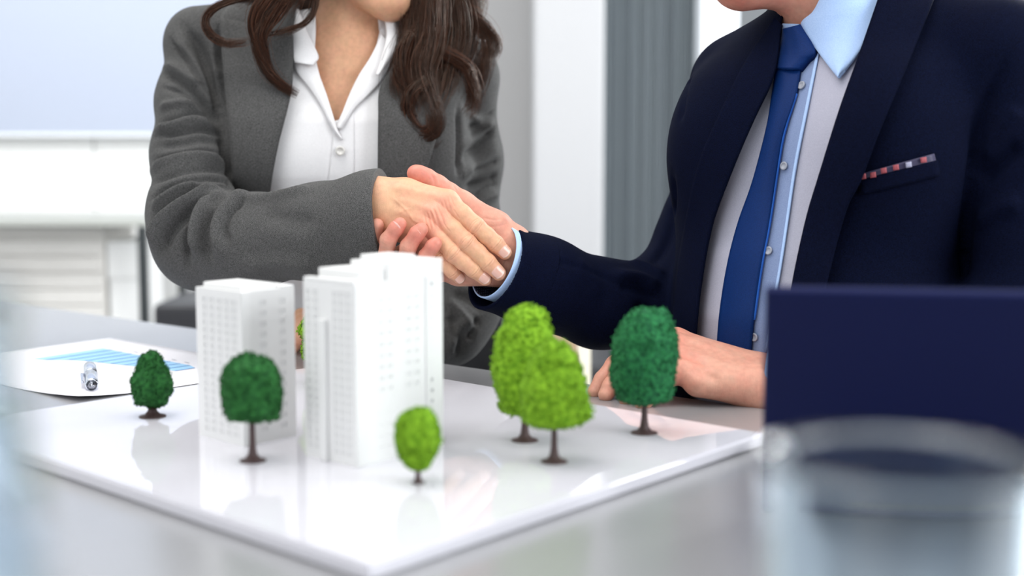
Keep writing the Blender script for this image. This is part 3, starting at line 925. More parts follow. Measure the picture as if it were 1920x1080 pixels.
# ------------------------------------------------------------------ glassware in the foreground
mg, nt, b = mat_new('clear_glass')
b.inputs['Base Color'].default_value = (0.85, 0.94, 1.0, 1)
b.inputs['Transmission Weight'].default_value = 1; b.inputs['Roughness'].default_value = 0.03; b.inputs['IOR'].default_value = 1.46
M_glass = mg
mg, nt, b = mat_new('water')
b.inputs['Base Color'].default_value = (0.93, 0.97, 1.0, 1)
b.inputs['Transmission Weight'].default_value = 1; b.inputs['Roughness'].default_value = 0.0; b.inputs['IOR'].default_value = 1.33
M_water = mg
def glass(name, label, cat, loc, outer, th, fill):
    t = thing(name, label, cat, loc)
    inner = [(max(r - th - (0.002 if i == 0 else 0), 0.0), max(z, 0.006 if i == 0 else 0.0085)) for i, (r, z) in enumerate(outer)]
    prof = [(0.0, 0.0)] + outer + [(outer[-1][0] - th / 2, outer[-1][1] + th / 2)] + inner[::-1] + [(0.0, inner[0][1])]
    dense = [prof[0]]
    for (r0, z0), (r1, z1) in zip(prof[:-1], prof[1:]):
        for f in (0.02, 0.06, 0.2, 0.5, 0.8, 0.94, 0.98, 1.0): dense.append((r0 + (r1 - r0) * f, z0 + (z1 - z0) * f))
    V, F = lathe(dense, 64)
    bm = bmesh.new(); bm.from_mesh(mesh_np('vessel', V, F))
    bmesh.ops.remove_doubles(bm, verts=bm.verts, dist=1e-6)
    bmesh.ops.dissolve_degenerate(bm, edges=bm.edges, dist=1e-7)
    local_child('vessel', bm_mesh('vessel', bm, M_glass, True), t)
    if fill <= 0: return t
    zs = [z for r, z in inner]; rs = [r for r, z in inner]
    wp = [(0.0, zs[0] + 0.0004)] + [(r - 0.0003, z + 0.0004) for r, z in inner if z < fill] + [(np.interp(fill, zs, rs) - 0.0003, fill), (0.0, fill)]
    V, F = lathe(wp, 64)
    local_child('water', mesh_np('water', V, F, M_water), t)
    return t
gd = 0.40
gp = P(1688, 860, gd)
glass('water_glass', 'tall clear empty drinking glass in right foreground before the laptop', 'glass', (gp[0], gd, TZ),
      [(0.034, 0.0), (0.036, 0.004), (0.043, gp[2] - TZ)], 0.003, 0)
cd = 0.27
cx = P(-255, 700, cd)[0]
hc = P(0, 545, cd)[2] - TZ
glass('water_carafe', 'clear glass water carafe at left edge of the foreground, mostly out of frame', 'carafe', (cx, cd, TZ),
      [(0.030, 0.0), (0.034, 0.004), (0.036, 0.03), (0.036, hc * 0.75), (0.033, hc * 0.85), (0.030, hc * 0.93), (0.031, hc)], 0.0028, 0)
# ------------------------------------------------------------------ people: shared pieces
M_skin_w = skin('woman_skin', (0.70, 0.405, 0.24), (0.74, 0.33, 0.225))
M_skin_m = skin('man_skin', (0.63, 0.335, 0.24), (0.63, 0.21, 0.155))
M_nail_w = simple('pale_fingernail', (0.72, 0.42, 0.34), 0.25, coat=0.4)
M_tip_w = simple('nail_free_edge', (0.76, 0.52, 0.44), 0.3, coat=0.3)
M_nail_m = simple('rosy_fingernail', (0.66, 0.30, 0.27), 0.3, coat=0.3)
M_tip_m = simple('nail_edge', (0.72, 0.42, 0.37), 0.35)
M_eye = simple('eye_white', (0.85, 0.84, 0.82), 0.1)
M_lip = simple('lip_skin', (0.50, 0.16, 0.14), 0.4)

def unit(v):
    v = np.asarray(v, float); return v / np.linalg.norm(v)
def frame_from(f, up=(0, 0, 1)):
    f = unit(f); r = unit(np.cross(f, up)); u = np.cross(r, f)
    return f, r, u
def head_fn(C, fwd, s=1.0, male=False):
    """head field: C = middle of the head; f forward, r to its right, u up"""
    f, r, u = frame_from(fwd)
    R = np.stack([r, f, u], 1)      # local axes: x right, y forward, z up
    def L(x, y, z): return C + s * (x * r + y * f + z * u)
    jw = 0.058 if male else 0.052
    def fn(p):
        d = ell(p, L(0, -0.012, 0.045), np.array([0.074, 0.094, 0.080]) * s, R)
        d = smin(d, ell(p, L(0, 0.022, -0.018), np.array([0.062, 0.070, 0.088]) * s, R), 0.035 * s)
        for sx in (-1, 1):
            d = smin(d, seg(p, L(sx * jw, -0.01, -0.055), L(sx * 0.018, 0.072, -0.106), 0.020 * s, 0.017 * s), 0.035 * s)
            d = smin(d, seg(p, L(sx * 0.052, 0.045, -0.012), L(sx * 0.040, 0.062, -0.035), 0.016 * s, 0.014 * s), 0.03 * s)
            d = smin(d, seg(p, L(sx * 0.012, 0.088, 0.035), L(sx * 0.045, 0.074, 0.034), 0.010 * s, 0.009 * s), 0.018 * s)
            d = -smin(-d, ell(p, L(sx * 0.032, 0.097, 0.016), np.array([0.017, 0.014, 0.010]) * s, R), 0.008 * s)
            ear = ell(p, L(sx * 0.076, -0.008, 0.0), np.array([0.007, 0.017, 0.031]) * s, R)
            d = smin(d, ear, 0.008 * s)
        d = smin(d, seg(p, L(0, 0.076, -0.108), L(0, 0.082, -0.104), 0.017 * s, 0.016 * s), 0.022 * s)
        d = smin(d, seg(p, L(0, 0.094, 0.022), L(0, 0.112, -0.022), 0.008 * s, 0.012 * s), 0.012 * s)
        for sx in (-1, 1):
            d = smin(d, seg(p, L(sx * 0.012, 0.098, -0.026), L(sx * 0.013, 0.099, -0.026), 0.008 * s, 0.008 * s), 0.008 * s)
        d = smin(d, seg(p, L(-0.020, 0.086, -0.060), L(0.020, 0.086, -0.060), 0.008 * s, 0.008 * s), 0.010 * s)
        d = smin(d, seg(p, L(-0.018, 0.085, -0.073), L(0.018, 0.085, -0.073), 0.009 * s, 0.009 * s), 0.010 * s)
        return d
    return fn, L, R
def face_parts(L, R, s, parent, hair_mat, iris_col):
    for sx in (-1, 1):
        bm = bmesh.new(); bmesh.ops.create_uvsphere(bm, u_segments=20, v_segments=12, radius=0.0125 * s)
        c = L(sx * 0.032, 0.0745, 0.016)
        ev_ = np.array([v.co[:] for v in bm.verts]) + c; ef = [tuple(v.index for v in f.verts) for f in bm.faces]; bm.free()
        obj_np('eye', ev_, ef, M_eye, parent)
        V, F = lathe([(0.0, 0.0010), (0.0056 * s, 0.0006), (0.0060 * s, 0.0)], 20)
        ir = obj_np('iris', V @ np.stack([R[:, 0], R[:, 2], R[:, 1]], 1).T + L(sx * 0.032, 0.0863, 0.016), F, simple('iris', iris_col, 0.15), parent)
        pts = [L(sx * x, y, z) for x, y, z in ((0.014, 0.097, 0.040), (0.030, 0.095, 0.045), (0.048, 0.083, 0.040))]
        V, F = tube(pts, [0.003 * s, 0.0036 * s, 0.0014 * s], 8)
        obj_np('eyebrow', V, F, hair_mat, parent)
    for z, rr in ((-0.0615, 0.0052), (-0.0715, 0.0062)):
        pts = [L(x, 0.0925 - abs(x) * 0.25, z + abs(x) * 0.05 * (1 if z > -0.066 else 1)) for x in np.linspace(-0.021, 0.021, 7)]
        V, F = tube(pts, [s * rr * q for q in (0.3, 0.75, 1, 1, 1, 0.75, 0.3)], 8)
        obj_np('lip', V, F, M_lip, parent)
def tube(pts, rad, n=8):
    pts = np.array(pts); m = len(pts)
    T = np.gradient(pts, axis=0); T /= np.linalg.norm(T, axis=1, keepdims=True)
    ref = np.array([0.0, 0.0, 1.0]) if abs(T[0][2]) < 0.9 else np.array([1.0, 0, 0])
    V, F = [], []
    u = unit(np.cross(T[0], ref))
    for j in range(m):
        u = unit(u - (u @ T[j]) * T[j]); w = np.cross(T[j], u)
        for i in range(n):
            a = 2 * math.pi * i / n
            V.append(pts[j] + rad[j] * (math.cos(a) * u + math.sin(a) * w))
    for j in range(m - 1):
        for i in range(n):
            i2 = (i + 1) % n
            F.append((j * n + i, j * n + i2, (j + 1) * n + i2, (j + 1) * n + i))
    F.append(tuple(reversed(range(n)))); F.append(tuple((m - 1) * n + i for i in range(n)))
    return np.array(V), F

def make_hand(joints, palm, vox, k_palm=0.010, k_web=0.007, palm_flat=None):
    """joints: finger -> list of (xyz, radius) from knuckle to tip; palm: list of (a, b, ra, rb)"""
    def fn(p):
        dp = None
        for a, b, ra, rb in palm:
            s = seg(p, a, b, ra, rb)
            dp = s if dp is None else smin(dp, s, k_palm)
        d = dp
        for nme, pts in joints.items():
            c = chain(p, pts, 0.0035)
            d = np.minimum(d, smin(dp, c, k_web))
        return d
    allp = np.array([q for pts in joints.values() for q, _ in pts] + [q for a, b, _, _ in palm for q in (a, b)])
    V, Q = sdf_mesh(fn, allp.min(0) - 0.03, allp.max(0) + 0.03, vox, 1.3)
    return V, Q
def creases(V, N, c, t, dors, r, offs, h, w):
    """fine transverse skin lines over a joint: c joint, t finger direction, dors outward direction of the back of the finger"""
    q = V - c
    s = q @ t
    rad = np.linalg.norm(q - s[:, None] * t, axis=1)
    dd = N @ dors
    side = np.cross(t, dors)
    lat = q @ side
    m = (np.abs(s) < 0.012) & (rad < r * 1.25) & (dd > 0.1)
    V[m] += N[m] * (0.0006 * np.exp(-(s[m] / 0.0035) ** 2) * np.clip(dd[m], 0, 1))[:, None]
    for o in offs:
        # lines bow away from the joint at their middle
        sc = o * (1 - 0.55 * (lat / r) ** 2)
        V[m] -= N[m] * (h * np.clip(dd[m] * 1.5, 0, 1) * np.exp(-((s[m] - sc[m]) / w) ** 2))[:, None]
    return V
def blush_attr(me, V, pts):
    """pts: (xyz, radius, amount)"""
    b = np.full(len(V), 0.2)
    for c, r, a in pts:
        b += a * np.exp(-(np.linalg.norm(V - np.asarray(c), axis=1) / r) ** 2)
    at = me.attributes.new('blush', 'FLOAT', 'POINT')
    at.data.foreach_set('value', np.clip(b, 0, 1).astype(np.float32))
def nail(a, ra, b, rb, dors, ln, t0, mat, tipmat, parent, span=58, lift=0.0004):
    """fingernail: curved plate on the back of the last finger bone a->b; t0 = where its root starts (0..1), ln = length"""
    a, b = np.asarray(a), np.asarray(b)
    L_ = np.linalg.norm(b - a); ax = (b - a) / L_
    d = unit(np.asarray(dors) - (np.asarray(dors) @ ax) * ax); sd = np.cross(ax, d)
    nu, nv = 13, 15
    A = np.zeros((nv, nu, 3)); N = np.zeros((nv, nu, 3))
    for j in range(nv):
        v = j / (nv - 1)
        for i in range(nu):
            u = -1 + 2 * i / (nu - 1)
            # rounded root, gently rounded free edge
            s = t0 * L_ + ln * (v + (0.16 * u * u * (1 - v) - 0.17 * u * u * v))
            wr = 1 - 0.10 * (1 - v) ** 2 - 0.10 * v ** 3
            ph = math.radians(span * u * wr)
            r = ra + (rb - ra) * min(max(s / L_, 0), 1)
            over = max(0.0, s - L_)
            rr = r * (math.sqrt(max(0.0, 1 - (over / rb) ** 2 * 0.55))) + lift + 0.0002 * v - 0.0009 * max(0, 0.12 - v) / 0.12 - 0.0006 * (abs(u) > 0.93)
            n = math.cos(ph) * d + math.sin(ph) * sd
            A[j, i] = a + ax * s + n * rr; N[j, i] = n
    V, F = shell(A, N, 0.0009)
    o = obj_np('fingernail', V, F, mat, parent)
    o.data.materials.append(tipmat)
    mi = np.zeros(len(o.data.polygons), np.int32)
    for p in o.data.polygons:
        vv = [k % (nu * nv) // nu for k in p.vertices]
        if min(vv) >= nv - 3: mi[p.index] = 1
    o.data.polygons.foreach_set('material_index', mi)
    return o
def band(name, c, ax, cut, r, back, out, th, mats, parent, n=64):
    """open cloth band round an arm: radius r about ax, free end cut by the plane with normal cut"""
    ax = unit(ax); e1_ = unit(np.cross(ax, [0, 1, 0])); e2_ = np.cross(ax, e1_)
    m = 10
    rows_o, rows_i = [], []
    for j in range(m):
        f = j / (m - 1)
        ro, ri = [], []
        for i in range(n):
            a = 2 * math.pi * i / n
            dr = math.cos(a) * e1_ + math.sin(a) * e2_
            s1 = out - r * (dr @ cut) / (ax @ cut)
            s = -back + (s1 + back) * f
            ro.append(c + ax * s + dr * (r + th)); ri.append(c + ax * s + dr * r)
        rows_o.append(ro); rows_i.append(ri)
    # hem: a rounded fold joining the outer and inner faces
    hem = []
    for i in range(n):
        hem.append((np.array(rows_o[-1][i]) + np.array(rows_i[-1][i])) / 2 + ax * th * 0.6)
    rings = rows_o + [hem] + rows_i[::-1]
    V = np.array([q for r_ in rings for q in r_]); F = []; mi = []
    for j in range(len(rings) - 1):
        for i in range(n):
            i2 = (i + 1) % n
            F.append((j * n + i, j * n + i2, (j + 1) * n + i2, (j + 1) * n + i)); mi.append(0 if j <= m else 1)
    o = obj_np(name, V, np.array(F), mats[0], parent)
    if len(mats) > 1:
        o.data.materials.append(mats[1]); o.data.polygons.foreach_set('material_index', np.array(mi, np.int32))
    return o
def join_meshes(parts):
    V, Q, n = [], [], 0
    for v, q in parts:
        V.append(v); Q.append(q + n); n += len(v)
    return np.concatenate(V), np.concatenate(Q)
def table_torso(rows, lat, nrm, kk=2.4):
    """rows: (z, cx, cy, a, b) from any order; a half width along lat, b half depth along nrm"""
    rows = sorted(rows); T = np.array([tuple(r) + ((0.0,) if len(r) == 5 else ()) for r in rows])
    zt, zb = T[-1, 0], T[0, 0]
    def fn(p):
        z = p[:, 2]
        cx, cy, a, b = (np.interp(z, T[:, 0], T[:, i]) for i in (1, 2, 3, 4))
        yw = np.interp(z, T[:, 0], T[:, 5]); c, s = np.cos(yw), np.sin(yw)
        dx, dy = p[:, 0] - cx, p[:, 1] - cy
        dx, dy = c * dx - s * dy, s * dx + c * dy
        u = dx * lat[0] + dy * lat[1]
        v = dx * nrm[0] + dy * nrm[1]
        q = ((np.abs(u) / a) ** kk + (np.abs(v) / b) ** kk + 1e-9) ** (1 / kk)
        d = (q - 1) * np.minimum(a, b)
        return smax(d, np.maximum(z - zt, zb - z), 0.02)
    return fn
def strands(guides, seed, rad=0.00035):
    """guides: (pixel line [(px, py, d)...], count, spread at root, spread at end, wave amplitude)"""
    rg = np.random.default_rng(seed)
    VV, FF, TT, n0 = [], [], [], 0
    for pl, cnt, s0, s1, wav in guides:
        q = resample(np.array([P(*c) for c in pl]), 26)
        t = np.linspace(0, 1, 26)
        T = np.gradient(q, axis=0); T /= np.linalg.norm(T, axis=1, keepdims=True)
        U = np.cross(T, [0, 1.0, 0.0]); U /= np.maximum(np.linalg.norm(U, axis=1, keepdims=True), 1e-6)
        Wv = np.cross(T, U)
        for _ in range(cnt):
            a = rg.uniform(0, 2 * math.pi); rr = math.sqrt(rg.uniform(0, 1))
            if rg.random() < 0.06: rr *= 1.8
            tw = rg.normal() * 0.7
            sp = s0 + (s1 - s0) * t
            end = rg.uniform(0.82, 1.0)
            fr = rg.uniform(1.5, 3.5); ph = rg.uniform(0, 6.28)
            off1 = rr * sp * np.cos(a + tw * t) + wav * np.sin(fr * 3.0 * t + ph) * t
            off2 = rr * sp * 0.6 * np.sin(a + tw * t) + wav * 0.5 * np.cos(fr * 3.0 * t + ph) * t
            pts = q + U * off1[:, None] + Wv * off2[:, None]
            m = max(6, int(26 * end)); pts = pts[:m]
            r = rad * np.sqrt(np.clip(1 - np.linspace(0, 1, m) ** 3, 0.02, 1)) * rg.uniform(0.7, 1.25)
            c = np.array([[1, 0], [-0.5, 0.87], [-0.5, -0.87]])
            ring = pts[:, None, :] + r[:, None, None] * (c[None, :, 0:1] * U[:m, None, :] + c[None, :, 1:2] * Wv[:m, None, :])
            VV.append(ring.reshape(-1, 3)); TT.append(np.full(m * 3, np.clip(rg.beta(1.1, 3.2) + 0.25 * abs(rr) * rg.uniform(-1, 1), 0, 1)))
            j = np.arange(m - 1)[:, None] * 3
            F = np.concatenate([np.stack([j[:, 0] + i, j[:, 0] + (i + 1) % 3, j[:, 0] + 3 + (i + 1) % 3, j[:, 0] + 3 + i], 1) for i in range(3)])
            FF.append(F + n0); n0 += m * 3
    return np.concatenate(VV), np.concatenate(FF), np.concatenate(TT)
def hair_mat(name, dark, light, rough=0.3):
    m, nt, b = mat_new(name)
    at = nt.nodes.new('ShaderNodeAttribute'); at.attribute_name = 'tone'
    mx = nt.nodes.new('ShaderNodeMix'); mx.data_type = 'RGBA'
    mx.inputs['A'].default_value = (*dark, 1); mx.inputs['B'].default_value = (*light, 1)
    nt.links.new(at.outputs['Fac'], mx.inputs['Factor']); nt.links.new(mx.outputs['Result'], b.inputs['Base Color'])
    b.inputs['Roughness'].default_value = rough
    b.inputs['Specular IOR Level'].default_value = 0.55
    b.inputs['Specular Tint'].default_value = (1.0, 0.78, 0.62, 1)
    return m
def leg_fn(hip, knee, ankle, r0, r1, r2):
    return lambda p: smin(seg(p, hip, knee, r0, r1), seg(p, knee, ankle, r1 * 0.95, r2), 0.03)
def lower_body(person, hip, fwd, mat, shoe_mat, hipw=0.085, r=0.085):
    """seated legs under the table: trousers and shoes"""
    f = unit((fwd[0], fwd[1], 0)); s = np.array([-f[1], f[0], 0])
    fs = []
    for k in (-1, 1):
        h = hip + s * k * hipw; kn = h + f * 0.40 + np.array([0, 0, 0.02]) + s * k * 0.03; an = np.array([kn[0] - f[0] * 0.03, kn[1] - f[1] * 0.03, 0.09])
        fs.append(leg_fn(h, kn, an, r, r * 0.72, r * 0.6))
        bm = bmesh.new()
        toe = an + f * 0.10
        def sh(p, an=an): return smax(smin(seg(p, an + np.array([0, 0, -0.03]), an + f * 0.14 + np.array([0, 0, -0.058]), 0.040, 0.030), seg(p, an, an + np.array([0, 0, 0.02]), 0.04, 0.042), 0.02), 0.002 - p[:, 2], 0.006)
        v, q = sdf_mesh(sh, an - 0.25 * np.array([1, 1, 0.35]), an + 0.25 * np.array([1, 1, 0.4]), 0.006)
        obj_np('shoe', v, q, shoe_mat, person)
    def tf(p):
        d = smin(fs[0](p), fs[1](p), 0.02)
        d = smin(d, seg(p, hip - s * 0.09 + [0, 0, 0.03], hip + s * 0.09 + [0, 0, 0.03], r + 0.03, r + 0.03), 0.05)
        return np.maximum(d, 0.085 - p[:, 2])
    v, q = sdf_mesh(tf, np.array([hip[0] - 0.75, hip[1] - 0.75, 0.02]), np.array([hip[0] + 0.75, hip[1] + 0.75, 0.72]), 0.010)
    obj_np('trousers', v, q, mat, person)

def office_chair(label, c, fwd):
    """black swivel chair: cushion, low backrest, column, star base"""
    f = unit((fwd[0], fwd[1], 0)); rz = math.atan2(f[1], f[0]) - math.pi / 2
    t = thing('office_chair', label, 'chair', (c[0], c[1], 0), rz)
    local_child('seat', box_mesh('seat', (-0.21, -0.18, 0.40), (0.21, 0.24, 0.455), M_darkseat, 0.02, 3), t)
    local_child('backrest', box_mesh('backrest', (-0.15, -0.26, 0.52), (0.15, -0.22, 0.80), M_darkseat, 0.018, 3), t)
    local_child('back_bracket', box_mesh('back_bracket', (-0.03, -0.275, 0.38), (0.03, -0.26, 0.70), M_black, 0.003), t)
    V, F = lathe([(0.0, 0.05), (0.03, 0.05), (0.028, 0.40), (0.0, 0.40)], 16)
    local_child('column', mesh_np('column', V, F, M_black), t)
    for k in range(5):
        l = local_child('leg', box_mesh('leg', (0.0, -0.02, 0.03), (0.29, 0.02, 0.06), M_black, 0.006), t)
        l.rotation_euler.z = k * 2 * math.pi / 5
        V, F = lathe([(0.0, -0.012), (0.026, -0.012), (0.028, 0.0), (0.026, 0.012), (0.0, 0.012)], 14)
        w = local_child('caster', mesh_np('caster', V, F, M_key), l, (0.27, 0, 0.028)); w.rotation_euler.x = math.pi / 2
    return t
# tan tub chair standing between the two people
M_tan = simple('tan_leather', (0.40, 0.27, 0.17), 0.45, var=0.06)
M_cream = simple('cream_piping', (0.70, 0.64, 0.52), 0.5)
tcx = P(967, 640, 2.50)[0]
tc_ = thing('tan_chair', 'empty tan leather chair with cream edge standing between the two people', 'chair', (tcx, 2.50, 0), math.radians(8))
def arc_slab(name, r, th, a0, a1, z0, z1, mat, parent, n=24):
    A = np.zeros((6, n, 3)); Nn = np.zeros((6, n, 3))
    for j in range(6):
        for i in range(n):
            a = math.radians(a0 + (a1 - a0) * i / (n - 1))
            A[j, i] = (r * math.sin(a), -r * math.cos(a) + r, z0 + (z1 - z0) * j / 5); Nn[j, i] = (math.sin(a), -math.cos(a), 0)
    V, F = shell(A, Nn, th)
    return local_child(name, mesh_np(name, V, F, mat, False), parent)
arc_slab('backrest', 0.285, 0.05, -42, 26, 0.40, 0.76, M_tan, tc_)
arc_slab('edge_piping', 0.288, 0.056, 26.2, 33, 0.39, 0.765, M_cream, tc_, 6)
local_child('seat', box_mesh('seat', (-0.2, 0.10, 0.34), (0.2, 0.48, 0.41), M_tan, 0.02, 3), tc_)
for sx in (-0.17, 0.17):
    for sy in (0.10, 0.42):
        local_child('leg', box_mesh('leg', (sx - 0.014, sy - 0.014, 0), (sx + 0.014, sy + 0.014, 0.34), M_black, 0.003), tc_)
# ------------------------------------------------------------------ woman in the grey jacket
M_wool = cloth('grey_wool', (0.016, 0.016, 0.0165), (0.140, 0.138, 0.136), 3000, sheen=0.04, big=0.10)
M_blouse = cloth('white_cotton', (0.84, 0.83, 0.84), (0.90, 0.89, 0.90), 1500, sheen=0.1, big=0.02, detail=0.15)
M_button = simple('pearl_button', (0.72, 0.70, 0.66), 0.25, coat=0.5)
M_hair = hair_mat('dark_brown_hair', (0.008, 0.0035, 0.0035), (0.125, 0.039, 0.018))
woman = thing('person', 'woman in grey wool jacket and white open blouse, long brown hair, shaking hands', 'person', (P(640, 600, 1.95)[0], 1.98, 0.0))
def rowpx(py, l, r, d, b):
    z = P(960, py, d)[2]
    return (z, (P(l, py, d)[0] + P(r, py, d)[0]) / 2, d, (P(r, py, d)[0] - P(l, py, d)[0]) / 2, b)
w_rows = [rowpx(10, 575, 725, 1.815, 0.052), rowpx(45, 520, 770, 1.82, 0.070), rowpx(80, 440, 800, 1.82, 0.088), rowpx(140, 402, 850, 1.82, 0.102),
          rowpx(230, 402, 862, 1.82, 0.116), rowpx(330, 418, 864, 1.83, 0.112), rowpx(450, 432, 850, 1.87, 0.100) + (0.15,), rowpx(540, 410, 838, 1.95, 0.100) + (0.45,),
          rowpx(600, 392, 838, 2.01, 0.105) + (0.62,), rowpx(690, 385, 846, 2.06, 0.12) + (0.66,), rowpx(1000, 390, 890, 2.12, 0.13) + (0.66,)]
w_core = table_torso(w_rows, (1, 0), (0, -1), 2.3)
SHR, SHL = P(374, 77, 1.80), P(866, 138, 1.84)
def w_torso(p, off=0.0):
    d = w_core(p)
    d = smin(d, seg(p, P(590, 58, 1.815), SHR, 0.038, 0.037), 0.025)
    d = smin(d, seg(p, P(690, 66, 1.82), SHL, 0.038, 0.040), 0.03)
    for c in ((545, 290, 1.755), (735, 300, 1.765)):
        d = smin(d, ell(p, P(*c), (0.072, 0.058, 0.068)), 0.045)
    return d - off
armR = [(P(374, 102, 1.80), 0.043), (P(358, 190, 1.77), 0.041), (P(356, 290, 1.73), 0.045), (P(362, 400, 1.665), 0.052), (P(380, 452, 1.64), 0.056),
        (P(470, 452, 1.605), 0.053), (P(600, 434, 1.555), 0.052), (P(700, 408, 1.515), 0.0485), (P(760, 394, 1.495), 0.047)]
armL = [(P(870, 155, 1.84), 0.044), (P(876, 300, 1.86), 0.045), (P(874, 450, 1.84), 0.047), (P(866, 575, 1.77), 0.047), (P(840, 618, 1.75), 0.043), (P(720, 622, 1.77), 0.042), (P(655, 616, 1.785), 0.035)]
cufR = P(719, 404, 1.508); axR = unit(P(760, 394, 1.495) - P(640, 425, 1.54))
axR = unit(np.array([0.98, -0.15, 0.09]))
def w_jacket(p):
    d = w_torso(p, 0.010)
    d = smin(d, chain(p, armR, 0.03), 0.016)
    d = smin(d, chain(p, armL, 0.03), 0.020)
    s = (p - cufR) @ axR
    # forearm end: cut square, hollow inside
    near = np.linalg.norm(p - cufR, axis=1) < 0.13
    d = np.where(near, np.maximum(d, s), d)
    inner = seg(p, P(625, 424, 1.546), P(745, 397, 1.499), 0.034, 0.0440)
    d = np.where(near, np.maximum(d, -inner), d)
    return d
V, Q = sdf_mesh(w_jacket, (-0.62, 1.40, 0.56), (0.04, 2.2, 1.26), 0.0027)
only_w = lambda c: np.abs(w_torso(c, 0.010)) < 0.012
cov = bvh_of(*sdf_mesh(lambda p: w_torso(p, 0.010), (-0.62, 1.62, 0.74), (0.06, 2.2, 1.26), 0.006))
wjb = bvh_of(V, Q)
N = vnormals(V, Q)
w_folds = [
    # right sleeve: shoulder, upper arm, elbow bunching
    ([(345, 45), (372, 90), (395, 150), (412, 220), (425, 290), (436, 350)], 0.006, -0.009),
    ([(330, 60), (352, 100), (380, 160), (402, 215)], 0.009, 0.006),
    ([(305, 135), (335, 150), (365, 180), (395, 205)], 0.007, -0.006), ([(300, 120), (330, 132), (372, 165)], 0.006, 0.005),
    ([(296, 232), (330, 222), (370, 212), (405, 222)], 0.006, -0.006), ([(290, 245), (325, 238), (360, 228), (398, 236)], 0.007, 0.006),
    ([(300, 200), (330, 195), (370, 190)], 0.006, 0.004),
    ([(280, 345), (310, 330), (350, 318), (400, 315), (432, 328)], 0.006, -0.006), ([(280, 322), (320, 308), (370, 298), (420, 305)], 0.008, 0.007),
    ([(292, 275), (330, 270), (380, 262), (415, 270)], 0.006, -0.004),
    ([(284, 440), (296, 405), (322, 380), (358, 362), (395, 352), (432, 348)], 0.006, -0.009),
    ([(290, 470), (304, 425), (330, 398), (362, 380), (392, 366), (425, 362)], 0.007, 0.010),
    ([(305, 470), (320, 435), (345, 408), (372, 392)], 0.006, -0.007),
    ([(372, 480), (368, 440), (376, 405), (394, 378), (430, 366)], 0.007, 0.008),
    ([(392, 490), (384, 450), (390, 415), (408, 388)], 0.006, -0.006),
    ([(415, 480), (404, 440), (412, 405), (436, 378), (470, 366)], 0.008, 0.005),
    ([(440, 366), (480, 374), (530, 366), (585, 352)], 0.008, 0.004), ([(450, 500), (520, 492), (590, 498)], 0.010, 0.004),
    ([(490, 396), (540, 412), (595, 416)], 0.012, -0.003),
    ([(409, 52), (414, 120), (418, 180), (425, 250), (432, 350)], 0.0045, -0.008), ([(398, 60), (404, 120), (410, 200), (420, 290)], 0.005, 0.004),
    ([(320, 75), (345, 105), (372, 150), (396, 190)], 0.0035, -0.005), ([(306, 165), (340, 172), (380, 195), (410, 235)], 0.0035, -0.005),
    ([(296, 255), (330, 250), (375, 243), (412, 252)], 0.0035, -0.005), ([(288, 300), (330, 290), (378, 282), (420, 292)], 0.0035, -0.004),
    ([(284, 372), (310, 352), (350, 338), (400, 334), (430, 340)], 0.0038, -0.007), ([(284, 395), (305, 372), (340, 352), (380, 345)], 0.0038, 0.004),
    ([(352, 500), (350, 450), (360, 410), (380, 384), (415, 368)], 0.0038, -0.006), ([(405, 470), (396, 440), (402, 408), (424, 378)], 0.0035, -0.005),
    ([(430, 460), (422, 430), (432, 400), (462, 374)], 0.004, -0.004), 
    ([(876, 240), (905, 225), (934, 205)], 0.004, -0.005), ([(868, 275), (892, 255), (920, 225)], 0.004, 0.004), ([(880, 318), (905, 315), (938, 300)], 0.004, -0.005),
    ([(885, 372), (910, 356), (940, 345)], 0.004, -0.004),
    # body under the arm and left sleeve
    ([(860, 200), (862, 260), (860, 330)], 0.006, -0.007),
    ([(870, 210), (900, 230), (932, 236)], 0.008, 0.006), ([(868, 300), (895, 275), (930, 240)], 0.006, -0.008),
    ([(866, 330), (900, 300), (936, 270)], 0.008, 0.006), ([(872, 350), (900, 345), (936, 330)], 0.006, -0.006), ([(880, 390), (910, 372), (938, 362)], 0.007, 0.006),
    ([(838, 560), (866, 590), (892, 620)], 0.007, 0.007), ([(842, 590), (858, 630), (862, 670)], 0.007, -0.007), ([(850, 548), (880, 560), (905, 580)], 0.007, -0.007),
    ([(850, 650), (862, 615), (872, 600)], 0.006, 0.006), ([(838, 600), (846, 640), (845, 670)], 0.007, 0.006), ([(880, 640), (888, 610), (900, 600)], 0.006, -0.005),
]
V = fold(V, N, wjb, [(a, b, c * (1.9 if a[0][0] < 800 else 1.15)) for a, b, c in w_folds])
opening = [(548, 62), (548, 150), (539, 195), (520, 272), (503, 365), (490, 520), (480, 640), (700, 640), (708, 520), (708, 320), (712, 190), (716, 160), (740, 116), (753, 60), (745, 0), (700, -30), (580, -30), (560, 10)]
V, Q = cut_open(V, Q, opening, only=only_w)
V, Q = fine_end(w_jacket, V, Q, cufR, axR, 0.05, 0.10, 0.0014)
jk = obj_np('jacket', V, Q, M_wool, woman)
solid(jk, 0.0025)

# blouse and the chest behind its open neck
def w_blouse(p): return w_torso(p, 0.0)
V, Q = sdf_mesh(w_blouse, (-0.62, 1.62, 0.57), (0.06, 2.3, 1.26), 0.005)
neckV = [(592, 60), (590, 95), (597, 135), (613, 178), (622, 210), (630, 236), (640, 214), (658, 178), (678, 140), (700, 108), (712, 60), (700, -40), (590, -40)]
V, Q = cut_open(V, Q, neckV)
bl = obj_np('blouse', V, Q, M_blouse, woman)
solid(bl, 0.0012)

